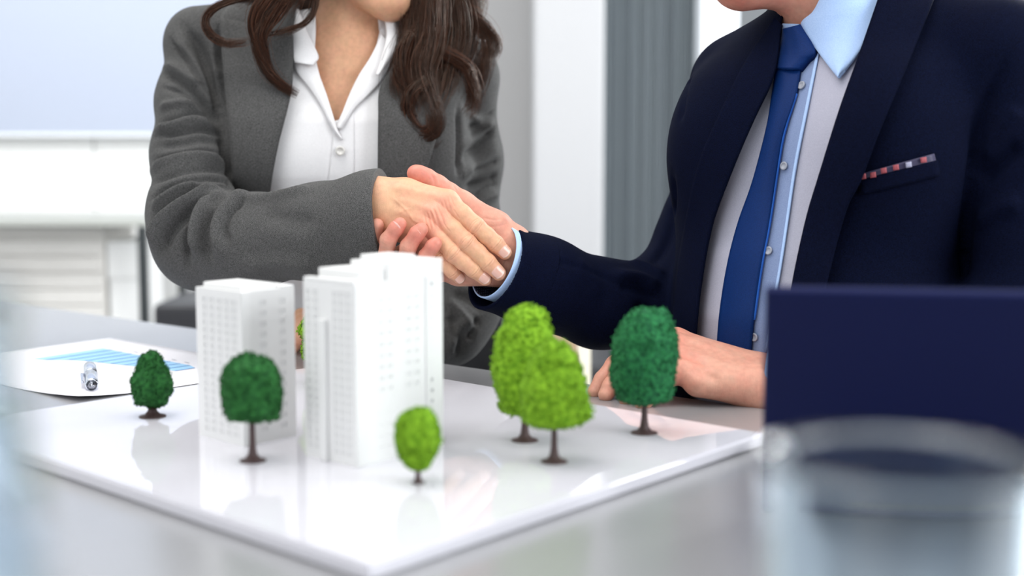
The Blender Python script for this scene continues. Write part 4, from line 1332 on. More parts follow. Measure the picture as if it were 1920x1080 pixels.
# body: head, neck, chest, arms and both hands, one skin
fwd_w = unit((0.62, -0.78, -0.06))
chin = P(738, 9, 1.735)
fw, rw, uw = frame_from(fwd_w)
Cw = chin - 0.94 * (0.080 * fw - 0.108 * uw)
hfn, Lw, Rw = head_fn(Cw, fwd_w, 0.94)
def w_body(p):
    d = w_torso(p, -0.014)
    nk = seg(p, P(648, 95, 1.80), Lw(0, -0.022, -0.04), 0.056, 0.050)
    d = smin(d, nk, 0.03)
    # collar bones and the two neck tendons
    d = smin(d, seg(p, P(622, 125, 1.752), P(602, 20, 1.785), 0.008, 0.010), 0.014)
    d = smin(d, seg(p, P(652, 125, 1.752), P(700, 30, 1.782), 0.008, 0.010), 0.014)
    d = smin(d, seg(p, P(622, 134, 1.742), P(570, 120, 1.765), 0.007, 0.007), 0.012)
    d = smin(d, seg(p, P(655, 134, 1.742), P(712, 122, 1.768), 0.007, 0.007), 0.012)
    d = smin(d, hfn(p), 0.014)
    d = np.minimum(d, chain(p, [(a, r - 0.024) for a, r in armR[:-2]] + [(P(680, 404, 1.518), 0.024), (P(700, 394, 1.508), 0.018)], 0.02))
    d = np.minimum(d, chain(p, [(a, r - 0.020) for a, r in armL], 0.02))
    return d
VB, QB = sdf_mesh(w_body, (-0.62, 1.42, 0.50), (0.12, 2.2, 1.48), 0.0045)
FR = lambda t: P(t[0], t[1], t[2])
wj = {
 'index': [(838, 379, 1.478, 12.5), (866, 402, 1.472, 11.0), (892, 425, 1.469, 10.7), (912, 442, 1.469, 9.8), (929, 457, 1.470, 9.4), (947, 474, 1.4715, 8.0)],
 'middle': [(820, 402, 1.473, 12.3), (848, 430, 1.466, 11.2), (874, 455, 1.462, 11.0), (895, 474, 1.464, 10.0), (914, 492, 1.465, 9.6), (936, 513, 1.468, 8.2)],
 'ring': [(806, 425, 1.472, 11.8), (829, 451, 1.465, 10.7), (850, 474, 1.461, 10.5), (870, 491, 1.463, 9.6), (888, 505, 1.466, 9.1), (910, 523, 1.472, 7.8)],
 'pinky': [(795, 446, 1.475, 11.0), (811, 466, 1.470, 9.8), (826, 484, 1.467, 9.5), (838, 497, 1.469, 8.7), (848, 508, 1.471, 8.2), (861, 521, 1.476, 7.0)],
 'thumb': [(770, 372, 1.512, 15.0), (815, 385, 1.538, 12.5), (852, 402, 1.552, 11.0), (880, 420, 1.556, 9.5)],
}
WJ = {k: [(P(a, b, c), r / 1000) for a, b, c, r in v] for k, v in wj.items()}
wp = [((700, 366, 1.505, 20), (838, 379, 1.480, 12.5)), ((700, 384, 1.500, 20), (820, 402, 1.475, 12.5)), ((702, 402, 1.500, 20), (806, 425, 1.474, 12)),
      ((706, 414, 1.502, 19), (795, 446, 1.477, 11.5)), ((690, 366, 1.508, 21), (760, 362, 1.496, 15.5)), ((760, 362, 1.496, 15), (838, 379, 1.483, 11)),
      ((720, 376, 1.505, 18), (770, 372, 1.514, 15)), ((680, 390, 1.515, 27), (720, 390, 1.500, 24))]
WPm = [(P(*a[:3]), P(*b[:3]), a[3] / 1000, b[3] / 1000) for a, b in wp]
VH, QH = make_hand(WJ, WPm, 0.00068)
NH = vnormals(VH, QH)
dors = unit((0.06, -1.0, 0.05))
blw = []
for k in ('index', 'middle', 'ring', 'pinky'):
    J = WJ[k]
    t1 = unit(J[3][0] - J[1][0]); t2 = unit(J[5][0] - J[3][0])
    VH = creases(VH, NH, J[2][0], t1, dors, J[2][1], (-0.0052, -0.0027, 0.0027, 0.0052), 0.00065, 0.00055)
    VH = creases(VH, NH, J[4][0], t2, dors, J[4][1], (-0.0016, 0.0016), 0.00045, 0.00055)
    blw += [(J[2][0], 0.011, 0.38), (J[5][0], 0.012, 0.45), (J[0][0] + np.array([0, -0.012, 0]), 0.016, 0.45)]
hb = bvh_of(VH, QH)
NH = vnormals(VH, QH)
VH = fold(VH, NH, hb, [
    # tendons to the knuckles, veins, and the loose skin rippling behind the knuckles
    ([(735, 350), (785, 359), (835, 373)], 0.0042, 0.0008), ([(735, 372), (780, 384), (818, 398)], 0.0042, 0.0010), ([(735, 394), (775, 407), (805, 422)], 0.0042, 0.0008),
    ([(738, 372), (750, 383), (760, 392), (768, 402)], 0.0017, 0.0006), ([(748, 400), (758, 394), (772, 392)], 0.0017, 0.0005), ([(768, 402), (776, 414), (790, 420)], 0.0016, 0.0005),
    ([(838, 366), (841, 380), (845, 394)], 0.0010, -0.0005), ([(844, 368), (849, 380), (853, 390)], 0.0009, -0.0004), ([(832, 372), (836, 388), (842, 402)], 0.0009, -0.0005),
    ([(826, 378), (832, 394), (839, 408)], 0.0010, -0.0006), ([(819, 386), (826, 402), (833, 420)], 0.0010, -0.0007), ([(812, 390), (818, 406), (824, 426)], 0.0010, -0.0007),
    ([(806, 394), (811, 410), (816, 428)], 0.0010, -0.0006), ([(800, 398), (804, 412), (808, 430)], 0.0009, -0.0006), ([(795, 402), (798, 416), (801, 432)], 0.0009, -0.0005),
    ([(815, 388), (822, 404), (828, 423)], 0.0009, 0.0005), ([(809, 392), (815, 408), (820, 427)], 0.0009, 0.0005), ([(823, 382), (829, 398), (836, 414)], 0.0009, 0.0004), ([(803, 396), (808, 411), (812, 429)], 0.0009, 0.0004),
    ([(850, 392), (856, 402), (862, 410)], 0.0009, -0.0003), ([(830, 416), (838, 428), (846, 436)], 0.0009, -0.0003),
])
blw += [(P(800, 405, 1.47), 0.028, 0.30), (P(720, 395, 1.48), 0.02, -0.1)]
# left hand resting on the table between the tower blocks
ls = [(590, 598, 1.795), (560, 612, 1.785)]
lj = {
 'index': [(566, 596, 1.775, 11.5), (548, 606, 1.772, 9.5), (535, 622, 1.772, 9.0), (528, 634, 1.775, 8.0), (523, 643, 1.778, 7.0)],
 'middle': [(567, 606, 1.755, 11.5), (549, 617, 1.750, 9.5), (537, 632, 1.750, 9.0), (530, 644, 1.752, 8.0), (526, 651, 1.755, 7.0)],
 'ring': [(569, 615, 1.738, 11), (553, 627, 1.733, 9.2), (542, 642, 1.733, 8.8), (536, 651, 1.734, 7.8), (532, 657, 1.736, 7.0)],
 'pinky': [(573, 625, 1.724, 10), (560, 637, 1.719, 8.2), (551, 649, 1.718, 7.6), (546, 656, 1.719, 7.0), (543, 661, 1.720, 6.2)],
 'thumb': [(596, 606, 1.81, 13), (580, 610, 1.815, 10.5), (568, 620, 1.816, 9.5), (560, 630, 1.817, 8.0)],
}
LJ = {k: [(P(a, b, c), r / 1000) for a, b, c, r in v] for k, v in lj.items()}
wr = P(622, 612, 1.785)
LP = [(wr, LJ[k][0][0], 0.021, 0.0125) for k in ('index', 'middle', 'ring', 'pinky')] + [(wr, LJ['thumb'][0][0], 0.02, 0.014)]
VL, QL = make_hand(LJ, LP, 0.0022)
V, Q = join_meshes([(VB, QB), (VH, QH), (VL, QL)])
me = mesh_np('body', V, Q, M_skin_w)
blw += [(Lw(sx * 0.04, 0.06, -0.03), 0.03, 0.3) for sx in (-1, 1)] + [(LJ[k][2][0], 0.02, 0.4) for k in LJ]
blush_attr(me, V, blw)
link(bpy.data.objects.new('body', me), woman)
hb = bvh_of(VH, QH)
for k, ln, t0 in (('index', 0.0125, 0.42), ('middle', 0.0138, 0.42), ('ring', 0.0132, 0.42), ('pinky', 0.0110, 0.42)):
    J = WJ[k]
    nail(J[4][0], J[4][1], J[5][0], J[5][1], (0.10, -1.0, 0.10), ln, t0, M_nail_w, M_tip_w, woman)
face_parts(Lw, Rw, 0.94, woman, M_hair, (0.10, 0.05, 0.03))

# lapels, collar, placket, buttons
drape('lapel', [(413, 32), (416, 100), (421, 160), (428, 240), (434, 310), (440, 400), (446, 520)], [(548, 62), (549, 110), (546, 165), (535, 215), (519, 280), (505, 365), (492, 520)], cov, M_wool, woman, off=0.010, th=0.004, lift=lambda u, v: 0.011 * (1 - u) ** 2 + 0.003 * np.sin(np.pi * u))
drape('lapel', [(752, 60), (738, 118), (712, 165), (709, 220), (708, 320), (708, 520)], [(838, 110), (850, 160), (832, 215), (806, 300), (780, 380), (745, 520)], cov, M_wool, woman, off=0.010, th=0.004, lift=lambda u, v: 0.010 * u ** 2 + 0.003 * np.sin(np.pi * u))
drape('jacket_collar', [(470, -25), (440, 0), (415, 25), (413, 48)], [(575, -30), (556, 5), (548, 40), (546, 72)], cov, M_wool, woman, off=0.011, th=0.004, dback=1.80)
drape('jacket_collar', [(742, -20), (750, 20), (754, 50), (751, 70)], [(795, 5), (812, 50), (836, 95), (842, 118)], cov, M_wool, woman, off=0.011, th=0.004, dback=1.80)
bt = bvh_of(*sdf_mesh(lambda p: smin(w_torso(p, 0.0), seg(p, P(648, 95, 1.80), Lw(0, -0.022, -0.05), 0.060, 0.054), 0.03), (-0.50, 1.66, 0.84), (0.02, 2.0, 1.30), 0.005))
# blouse collar: left leaf, right leaf, each with its fold-over, and the open neck edges
drape('blouse_collar', [(544, 10), (545, 40), (546, 75), (547, 100), (552, 116)], [(556, 8), (566, 35), (578, 64), (592, 92), (597, 108), (587, 122)], bt, M_blouse, woman, off=0.011, th=0.0025, bulge=0.005, lift=lambda u, v: 0.006 * v ** 3)
drape('blouse_collar', [(722, 30), (725, 66), (716, 104), (704, 140)], [(739, 34), (750, 68), (743, 96), (713, 140)], bt, M_blouse, woman, off=0.017, th=0.0025, bulge=0.005)
drape('neck_edge', [(549, 110), (556, 135), (580, 165), (603, 200), (622, 240), (640, 262)], [(590, 100), (599, 140), (614, 182), (624, 214), (632, 240), (643, 262)], bt, M_blouse, woman, off=0.005, th=0.002, bulge=0.003)
drape('neck_edge', [(716, 62), (696, 104), (672, 142), (652, 184), (632, 238)], [(748, 96), (716, 150), (690, 178), (664, 204), (640, 244)], bt, M_blouse, woman, off=0.005, th=0.002, bulge=0.003)
drape('placket', [(626, 238), (620, 300), (612, 370), (606, 480)], [(663, 205), (664, 300), (661, 370), (660, 480)], bt, M_blouse, woman, off=0.0016, th=0.0012)
def button(px, py, bvh, mat, parent, r=0.0055, off=0.004):
    h = cast(bvh, px, py)
    n = Vector(h[1]); c = Vector(h[0]) - Vector(unit(ray(px, py))) * off
    V, F = lathe([(0.0, 0.0006), (r * 0.55, 0.0006), (r * 0.62, 0.0014), (r * 0.95, 0.0014), (r, 0.0007), (r * 0.9, -0.0012), (0, -0.0012)], 24)
    M = np.array(n.to_track_quat('Z', 'Y').to_matrix())
    o = obj_np('button', V @ M.T + np.array(c), F, mat, parent)
    bm = bmesh.new()
    return o
button(638, 283, bt, M_button, woman, 0.0062, 0.0055)
button(636, 395, bt, M_button, woman, 0.0062, 0.0055)

# hair: cap, thick locks and loose strands
def hair_cap(p):
    d = ell(p, Lw(0, -0.020, 0.050), np.array([0.086, 0.104, 0.090]) * 0.94, Rw)
    d = smin(d, ell(p, Lw(0.02, -0.055, -0.055), np.array([0.085, 0.060, 0.11]) * 0.94, Rw), 0.03)
    cut = ell(p, Lw(0, 0.085, -0.035), np.array([0.062, 0.080, 0.115]) * 0.94, Rw)
    return smax(d, -cut, 0.012)
VC, QC = sdf_mesh(hair_cap, Cw - 0.22, Cw + 0.22, 0.005)
hg_ = [
 # left side: mass on the shoulder, then locks falling on the lapel
 ([(620, -250, 1.82), (575, -170, 1.77), (560, -90, 1.74), (500, -40, 1.71), (450, -5, 1.70), (428, 22, 1.70)], 220, 0.018, 0.012, 0.004),
 ([(640, -250, 1.82), (595, -170, 1.77), (580, -90, 1.72), (530, -40, 1.69), (490, 0, 1.685), (470, 32, 1.685)], 260, 0.020, 0.013, 0.004),
 ([(660, -250, 1.82), (615, -170, 1.77), (600, -90, 1.71), (560, -40, 1.68), (535, 0, 1.675), (515, 36, 1.68)], 260, 0.020, 0.012, 0.004),
 ([(660, -250, 1.82), (615, -170, 1.77), (600, -80, 1.71), (575, -30, 1.69), (570, 5, 1.69), (545, 35, 1.69)], 90, 0.012, 0.008, 0.004),
 ([(540, -40, 1.68), (500, 0, 1.672), (480, 40, 1.672), (487, 90, 1.675), (500, 130, 1.68), (528, 160, 1.683), (568, 183, 1.684)], 200, 0.014, 0.0018, 0.0015),
 ([(560, -30, 1.68), (520, 20, 1.67), (490, 60, 1.668), (489, 100, 1.672), (505, 138, 1.68)], 120, 0.010, 0.0025, 0.003),
 ([(470, -10, 1.69), (410, 10, 1.68), (385, 35, 1.675), (392, 62, 1.672), (420, 80, 1.67), (455, 80, 1.668), (478, 70, 1.668)], 55, 0.006, 0.0022, 0.0015),
 ([(600, -60, 1.69), (589, 10, 1.685), (584, 30, 1.682), (560, 50, 1.678), (520, 62, 1.674), (485, 68, 1.672)], 40, 0.003, 0.0025, 0.001),
 ([(585, -40, 1.69), (590, 0, 1.69), (588, 20, 1.69), (575, 48, 1.69)], 25, 0.006, 0.003, 0.001),
 # right side: heavy wavy mass to the chest
 ([(705, -250, 1.83), (755, -180, 1.78), (775, -110, 1.76), (796, -20, 1.745), (792, 60, 1.73), (776, 130, 1.715), (778, 190, 1.705), (792, 225, 1.70)], 330, 0.018, 0.013, 0.006),
 ([(720, -250, 1.83), (770, -180, 1.79), (790, -110, 1.77), (810, -20, 1.755), (800, 60, 1.735), (775, 130, 1.71), (785, 195, 1.70), (800, 245, 1.70)], 330, 0.020, 0.014, 0.006),
 ([(740, -250, 1.83), (790, -180, 1.80), (810, -110, 1.78), (845, -20, 1.77), (850, 60, 1.75), (825, 130, 1.73), (800, 180, 1.71), (778, 225, 1.70), (792, 258, 1.70)], 300, 0.020, 0.012, 0.007),
 ([(700, -250, 1.83), (750, -180, 1.77), (770, -90, 1.75), (778, 0, 1.74), (772, 70, 1.73), (754, 140, 1.715), (748, 190, 1.71), (764, 222, 1.705)], 190, 0.010, 0.008, 0.005),
 ([(760, -250, 1.83), (810, -180, 1.81), (830, -100, 1.79), (870, -10, 1.775), (880, 40, 1.765), (868, 90, 1.755), (842, 140, 1.74), (836, 180, 1.735), (850, 200, 1.735)], 160, 0.014, 0.007, 0.006),
 ([(820, -60, 1.77), (850, 15, 1.765), (890, 40, 1.76), (915, 75, 1.76), (905, 125, 1.755), (890, 170, 1.755), (875, 205, 1.755)], 110, 0.010, 0.005, 0.005),
 ([(850, 10, 1.76), (900, 42, 1.755), (930, 75, 1.755), (930, 98, 1.755), (905, 110, 1.75)], 40, 0.006, 0.003, 0.002),
 ([(830, 100, 1.72), (870, 125, 1.725), (885, 160, 1.73), (888, 195, 1.735), (872, 225, 1.735)], 80, 0.008, 0.004, 0.003),
 ([(800, 150, 1.70), (770, 175, 1.69), (765, 215, 1.69), (785, 248, 1.69), (812, 245, 1.69), (818, 215, 1.69), (806, 190, 1.69)], 150, 0.008, 0.006, 0.003),
 ([(735, 150, 1.71), (722, 185, 1.71), (740, 215, 1.705), (775, 235, 1.70), (800, 258, 1.70)], 40, 0.005, 0.003, 0.003),
 ([(820, 190, 1.71), (806, 235, 1.705), (792, 262, 1.705), (812, 272, 1.705), (828, 255, 1.705)], 30, 0.004, 0.003, 0.002),
 ([(770, 60, 1.71), (752, 100, 1.70), (745, 150, 1.695), (760, 190, 1.69)], 50, 0.006, 0.004, 0.004),
 ([(820, -250, 1.83), (870, -180, 1.80), (890, -90, 1.78), (898, -20, 1.77), (890, 30, 1.765), (850, 55, 1.755)], 60, 0.008, 0.005, 0.004),
 ([(790, -250, 1.83), (840, -180, 1.81), (860, -90, 1.79), (872, -30, 1.78), (860, 20, 1.77), (845, 70, 1.76), (860, 120, 1.755)], 120, 0.012, 0.008, 0.004),
]
VS, QS, TS = strands([(a, int(b * 2.2), c, d * 1.5, e * 2.2) for a, b, c, d, e in hg_], 5, 0.0003)
core = []
for pl, cnt, s0, s1, wv in hg_:
    if cnt < 250: continue
    q = resample(np.array([P(a, b, c + 0.006) for a, b, c in pl]), 16)
    tt = np.linspace(0, 1, 16)
    rr = (s0 + (s1 - s0) * tt) * 0.30 * np.sqrt(np.clip(1 - tt ** 4, 0.02, 1))
    v, f = tube(q, rr, 10)
    core.append((v, np.array([x for x in f if len(x) == 4])))
V, Q = join_meshes([(VC, QC), (VS, QS)] + core)
hr = obj_np('hair', V, Q, M_hair, woman)
hr['kind'] = 'stuff'
tn_ = np.zeros(len(V)); tn_[len(VC):len(VC) + len(VS)] = TS
at = hr.data.attributes.new('tone', 'FLOAT', 'POINT'); at.data.foreach_set('value', tn_.astype(np.float32))
M_slacks = cloth('charcoal_cloth', (0.02, 0.02, 0.022), (0.05, 0.05, 0.055), 1500)
M_shoe = simple('black_shoe_leather', (0.015, 0.015, 0.016), 0.3)
lower_body(woman, np.array([P(640, 690, 2.12)[0], 2.14, 0.56]), (-0.649, -0.761), M_slacks, M_shoe)
office_chair('black swivel chair under the woman in the grey jacket', (P(640, 690, 2.12)[0], 2.14), (-0.649, -0.761))
# ------------------------------------------------------------------ man in the navy suit
M_navy = cloth('navy_wool', (0.0012, 0.0017, 0.0060), (0.0032, 0.0058, 0.024), 2200, spec=0.05, sheen=0.0, big=0.10, sheen_col=(0.6, 0.7, 1))
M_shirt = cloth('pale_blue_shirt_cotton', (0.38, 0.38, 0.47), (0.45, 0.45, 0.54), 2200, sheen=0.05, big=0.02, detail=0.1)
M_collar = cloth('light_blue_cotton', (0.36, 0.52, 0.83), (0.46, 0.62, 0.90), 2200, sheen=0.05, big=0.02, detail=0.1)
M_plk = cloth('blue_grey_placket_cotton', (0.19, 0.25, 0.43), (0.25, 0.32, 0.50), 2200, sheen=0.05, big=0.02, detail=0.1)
M_tie = cloth('royal_blue_silk', (0.0015, 0.015, 0.085), (0.003, 0.028, 0.14), 2600, rough=0.5, sheen=0.0, big=0.05, detail=0.15, spec=0.12)
M_tie2 = cloth('bright_blue_silk', (0.01, 0.09, 0.42), (0.02, 0.12, 0.50), 2600, rough=0.4, sheen=0.1, big=0.05, detail=0.15)
M_sbtn = simple('pale_shirt_button', (0.34, 0.36, 0.42), 0.4)
psi = math.radians(42)
mn = np.array([-math.sin(psi), -math.cos(psi)]); ml = np.array([math.cos(psi), -math.sin(psi)])
mn3, ml3 = np.append(mn, 0), np.append(ml, 0)
man = thing('person', 'man in navy suit, pale blue shirt and royal blue tie reaching out his hand', 'person', (0.40, 1.58, 0.0))
def mrow(px, py, d, a, b):
    q = P(px, py, d)
    c = q[:2] - mn * b + ml * 0.014
    a = a - 0.022 if a > 0.12 else a
    return (q[2], c[0], c[1], a, b)
m_rows = [mrow(1512, 5, 1.475, 0.062, 0.060), mrow(1505, 40, 1.475, 0.082, 0.070), mrow(1492, 85, 1.470, 0.125, 0.092), mrow(1476, 140, 1.462, 0.165, 0.112), mrow(1460, 220, 1.455, 0.182, 0.126),
          mrow(1441, 300, 1.450, 0.186, 0.132), mrow(1420, 390, 1.440, 0.182, 0.137), mrow(1402, 480, 1.430, 0.178, 0.140), mrow(1392, 600, 1.420, 0.180, 0.142), mrow(1388, 740, 1.425, 0.185, 0.145), mrow(1388, 1000, 1.44, 0.19, 0.15)]
m_core = table_torso(m_rows, ml, mn, 2.3)
def mC(py):
    T = np.array(sorted(m_rows)); z = P(1450, py, 1.46)[2]
    return np.array([np.interp(z, T[:, 0], T[:, 1]), np.interp(z, T[:, 0], T[:, 2]), z])
MSR = mC(150) - ml3 * 0.142 + np.array([0, 0, 0.004]); MSL = mC(118) + ml3 * 0.175
def m_torso(p, off=0.0):
    d = m_core(p)
    d = smin(d, seg(p, mC(70) - ml3 * 0.05, MSR, 0.045, 0.052), 0.04)
    d = smin(d, seg(p, mC(60) + ml3 * 0.05, MSL, 0.045, 0.052), 0.04)
    for k in (-1, 1):
        d = smin(d, ell(p, mC(270) + mn3 * 0.070 + ml3 * 0.085 * k, (0.075, 0.075, 0.085)), 0.06)
    return d - off
caxis = unit((-0.80, -0.48, 0.33)); ccut = unit((-0.77, -0.47, 0.43)); ccen = P(929, 502, 1.497)
Lu = unit(np.array([0.4, 0, 0.916]))
marmR = [(MSR, 0.056), (P(1348, 300, 1.71), 0.052), (P(1318, 440, 1.68), 0.052), (P(1240, 574, 1.615), 0.054), (P(1122, 569, 1.575), 0.049), (P(1018, 532, 1.535), 0.0495), (ccen + caxis * 0.04, 0.053)]
MWl = P(1425, 716, 1.385)
marmL = [(MSL, 0.062), (np.array([MSL[0] + 0.03, MSL[1] - 0.01, 0.98]), 0.058), (np.array([0.545, 1.36, 0.83]), 0.056), (np.array([0.42, 1.37, 0.805]), 0.050), (P(1490, 718, 1.38), 0.042)]
def m_jacket(p):
    d = m_torso(p, 0.011)
    d = smin(d, chain(p, marmR, 0.03), 0.014)
    d = smin(d, chain(p, marmL, 0.03), 0.016)
    near = np.linalg.norm(p - ccen, axis=1) < 0.125
    d = np.where(near, smax(d, (p - ccen) @ ccut, 0.003), d)
    d = np.where(near, np.maximum(d, -seg(p, ccen - caxis * 0.075, ccen + caxis * 0.06, 0.044, 0.0495)), d)
    return d
V, Q = sdf_mesh(m_jacket, (-0.06, 1.20, 0.56), (0.82, 1.95, 1.30), 0.0036)
only_m = lambda c: np.abs(m_torso(c, 0.011)) < 0.014
mcov = bvh_of(*sdf_mesh(lambda p: m_torso(p, 0.011), (0.02, 1.20, 0.62), (0.82, 1.95, 1.30), 0.006))
mjb = bvh_of(V, Q); N = vnormals(V, Q)
m_folds = [
    ([(1262, 330), (1262, 400), (1250, 450), (1225, 500)], 0.007, -0.008), ([(1300, 128), (1285, 170), (1275, 230)], 0.006, -0.004),
    ([(985, 470), (1080, 500), (1180, 540)], 0.004, -0.0025), ([(1150, 515), (1200, 520), (1240, 540)], 0.008, 0.006), ([(1160, 535), (1200, 545), (1235, 565)], 0.007, -0.006),
    ([(1180, 490), (1215, 500), (1250, 520)], 0.007, 0.005), ([(1190, 570), (1215, 590), (1250, 600)], 0.008, -0.005), ([(1080, 490), (1110, 520), (1120, 560)], 0.010, 0.003),
    ([(1885, 110), (1845, 200), (1825, 300), (1812, 420), (1806, 540)], 0.007, -0.008),
    ([(1840, 300), (1880, 240), (1918, 200)], 0.010, 0.008), ([(1835, 340), (1880, 300), (1918, 270)], 0.009, -0.009), ([(1830, 420), (1875, 390), (1918, 380)], 0.010, 0.007),
]
V = fold(V, N, mjb, m_folds)
m_open = [(1463, 40), (1446, 148), (1411, 222), (1368, 323), (1331, 420), (1311, 520), (1300, 620), (1290, 760), (1450, 760), (1478, 570), (1508, 420), (1535, 327), (1574, 202), (1613, 93), (1655, -10), (1660, -60), (1480, -60)]
V, Q = cut_open(V, Q, m_open, only=only_m)
V, Q = fine_end(m_jacket, V, Q, ccen, ccut, 0.05, 0.10, 0.0014)
mj = obj_np('jacket', V, Q, M_navy, man); solid(mj, 0.0025)
V, Q = sdf_mesh(lambda p: m_torso(p, 0.0), (0.02, 1.20, 0.60), (0.82, 1.95, 1.30), 0.005)
obj_np('shirt', V, Q, M_shirt, man)
msb = bvh_of(V, Q)

# body: head, neck, arms, both hands
fwd_m = unit((-0.90, -0.40, -0.16))
fm, rm, um = frame_from(fwd_m)
mchin = P(1374, -17, 1.465)
sm_ = 1.03
Cm = mchin - sm_ * (0.082 * fm - 0.112 * um)
hfm, Lm, Rm = head_fn(Cm, fwd_m, sm_, True)
def m_body(p):
    d = m_torso(p, -0.012)
    nb = mC(40) + np.array([0, 0, -0.02])
    d = smin(d, seg(p, nb, Lm(0, -0.025, -0.05), 0.064, 0.060), 0.03)
    d = smin(d, hfm(p), 0.016)
    # soft skin under the chin
    d = smin(d, seg(p, Lm(0, 0.060, -0.112), nb + mn3 * 0.045 + np.array([0, 0, 0.055]), 0.017, 0.030), 0.022)
    d = np.minimum(d, chain(p, [(a, r - 0.016) for a, r in marmR[:-1]] + [(P(990, 500, 1.520), 0.026)], 0.02))
    d = np.minimum(d, chain(p, [(a, r - 0.014) for a, r in marmL[:-1]] + [(P(1450, 718, 1.383), 0.024)], 0.02))
    return d
VB, QB = sdf_mesh(m_body, (-0.02, 1.20, 0.50), (0.82, 1.95, 1.46), 0.0045)
# right hand: thumb over the top of her hand, fingers wrapped round from below
mj_ = {
 'index': [(792, 445, 1.527, 12.0), (752, 478, 1.527, 10.2), (716, 492, 1.512, 10.0), (700, 472, 1.490, 9.0), (700, 444, 1.477, 8.6), (707, 422, 1.470, 7.6)],
 'middle': [(796, 468, 1.528, 12.2), (758, 510, 1.525, 10.4), (724, 522, 1.505, 10.0), (722, 490, 1.474, 9.2), (728, 450, 1.4600, 9.0), (743, 428, 1.4560, 8.2), (750, 420, 1.4555, 7.4)],
 'ring': [(802, 488, 1.526, 12.0), (778, 526, 1.522, 10.2), (756, 534, 1.502, 9.8), (757, 500, 1.470, 9.4), (766, 462, 1.4555, 9.2), (782, 438, 1.4510, 8.4), (790, 430, 1.4505, 7.6)],
 'pinky': [(816, 506, 1.520, 11.0), (806, 534, 1.514, 9.2), (793, 536, 1.495, 8.8), (791, 508, 1.466, 8.4), (799, 480, 1.4530, 8.2), (811, 462, 1.4490, 7.6), (817, 456, 1.4490, 7.0)],
 'thumb': [(866, 384, 1.514, 15.0), (842, 364, 1.513, 12.8), (820, 348, 1.512, 12.2), (800, 334, 1.510, 10.8), (786, 328, 1.508, 10.6), (779, 325, 1.507, 9.8)],
}
MJ = {k: [(P(a, b, c), r / 1000) for a, b, c, r in v] for k, v in mj_.items()}
mp_ = [((957, 476, 1.512, 24), (925, 432, 1.512, 22)), ((925, 432, 1.512, 22), (866, 384, 1.515, 15.5)), ((957, 476, 1.512, 24), (792, 445, 1.530, 13)),
       ((958, 480, 1.512, 25), (796, 468, 1.530, 13.5)), ((962, 488, 1.512, 25), (802, 488, 1.528, 13)), ((958, 498, 1.508, 22), (816, 506, 1.520, 13)),
       ((948, 500, 1.502, 20), (860, 512, 1.510, 15)), ((992, 498, 1.526, 23), (955, 474, 1.510, 27)), ((962, 455, 1.508, 20), (940, 500, 1.504, 20)), ((900, 440, 1.518, 16), (900, 500, 1.518, 15))]
MP = [(P(*a[:3]), P(*b[:3]), a[3] / 1000, b[3] / 1000) for a, b in mp_]
VH, QH = make_hand(MJ, MP, 0.0008)
NH = vnormals(VH, QH)
blm = []
for k in ('middle', 'ring', 'pinky'):
    J = MJ[k]
    t2 = unit(J[5][0] - J[3][0])
    VH = creases(VH, NH, J[4][0], t2, unit((-0.3, -1, 0.2)), J[4][1], (-0.0022, -0.0005, 0.0014), 0.0003, 0.0007)
    blm += [(J[5][0], 0.016, 0.7), (J[3][0], 0.02, 0.25)]
mhb = bvh_of(VH, QH)
VH = fold(VH, vnormals(VH, QH), mhb, [
    ([(808, 326), (814, 338), (813, 350)], 0.0016, -0.0007), ([(814, 326), (820, 340), (818, 354)], 0.0014, 0.0005),
    ([(850, 346), (857, 362), (854, 374)], 0.0018, -0.0007), ([(856, 350), (864, 362), (862, 378)], 0.0016, -0.0005),
    ([(905, 408), (925, 412), (942, 410)], 0.0018, -0.0006), ([(915, 426), (935, 424), (950, 420)], 0.0016, -0.0004),
    ([(945, 500), (950, 480), (952, 462)], 0.0018, -0.0007),
])
blm += [(MJ['thumb'][5][0], 0.022, 0.75), (MJ['thumb'][2][0], 0.02, 0.5), (P(900, 410, 1.5), 0.04, 0.15)]
# left hand resting on the table edge
l2 = {
 'index': [(1268, 640, 1.440, 14.0), (1226, 640, 1.444, 11.0), (1186, 655, 1.443, 11.0), (1152, 684, 1.437, 9.8), (1130, 712, 1.430, 9.4), (1116, 734, 1.424, 8.4)],
 'middle': [(1262, 648, 1.418, 14.0), (1222, 655, 1.420, 11.2), (1186, 675, 1.418, 11.0), (1160, 704, 1.412, 10), (1146, 724, 1.406, 9.4), (1136, 740, 1.401, 8.4)],
 'ring': [(1264, 668, 1.396, 13.5), (1228, 682, 1.396, 10.8), (1204, 702, 1.392, 10.6), (1190, 722, 1.387, 9.6), (1181, 738, 1.383, 9.0), (1174, 748, 1.380, 8.2)],
 'pinky': [(1274, 694, 1.374, 12.5), (1248, 712, 1.370, 10.0), (1230, 728, 1.366, 9.6), (1218, 742, 1.362, 8.8), (1210, 750, 1.359, 8.4), (1203, 756, 1.357, 7.6)],
 'thumb': [(1330, 672, 1.45, 15), (1290, 690, 1.468, 13), (1255, 706, 1.472, 11.5), (1225, 722, 1.47, 10)],
}
M2 = {k: [(P(a, b, c), r / 1000) for a, b, c, r in v] for k, v in l2.items()}
w2 = P(1425, 712, 1.392); w2b = P(1418, 726, 1.378)
MP2 = [(w2, M2['index'][0][0], 0.025, 0.0145), (w2, M2['middle'][0][0], 0.025, 0.0145), (w2b, M2['ring'][0][0], 0.024, 0.0140), (w2b, M2['pinky'][0][0], 0.024, 0.0130),
       (P(1420, 722, 1.37), P(1310, 716, 1.366), 0.021, 0.0165), (w2, M2['thumb'][0][0], 0.022, 0.016), (P(1480, 716, 1.39), w2, 0.026, 0.026), (P(1480, 728, 1.376), w2b, 0.022, 0.024)]
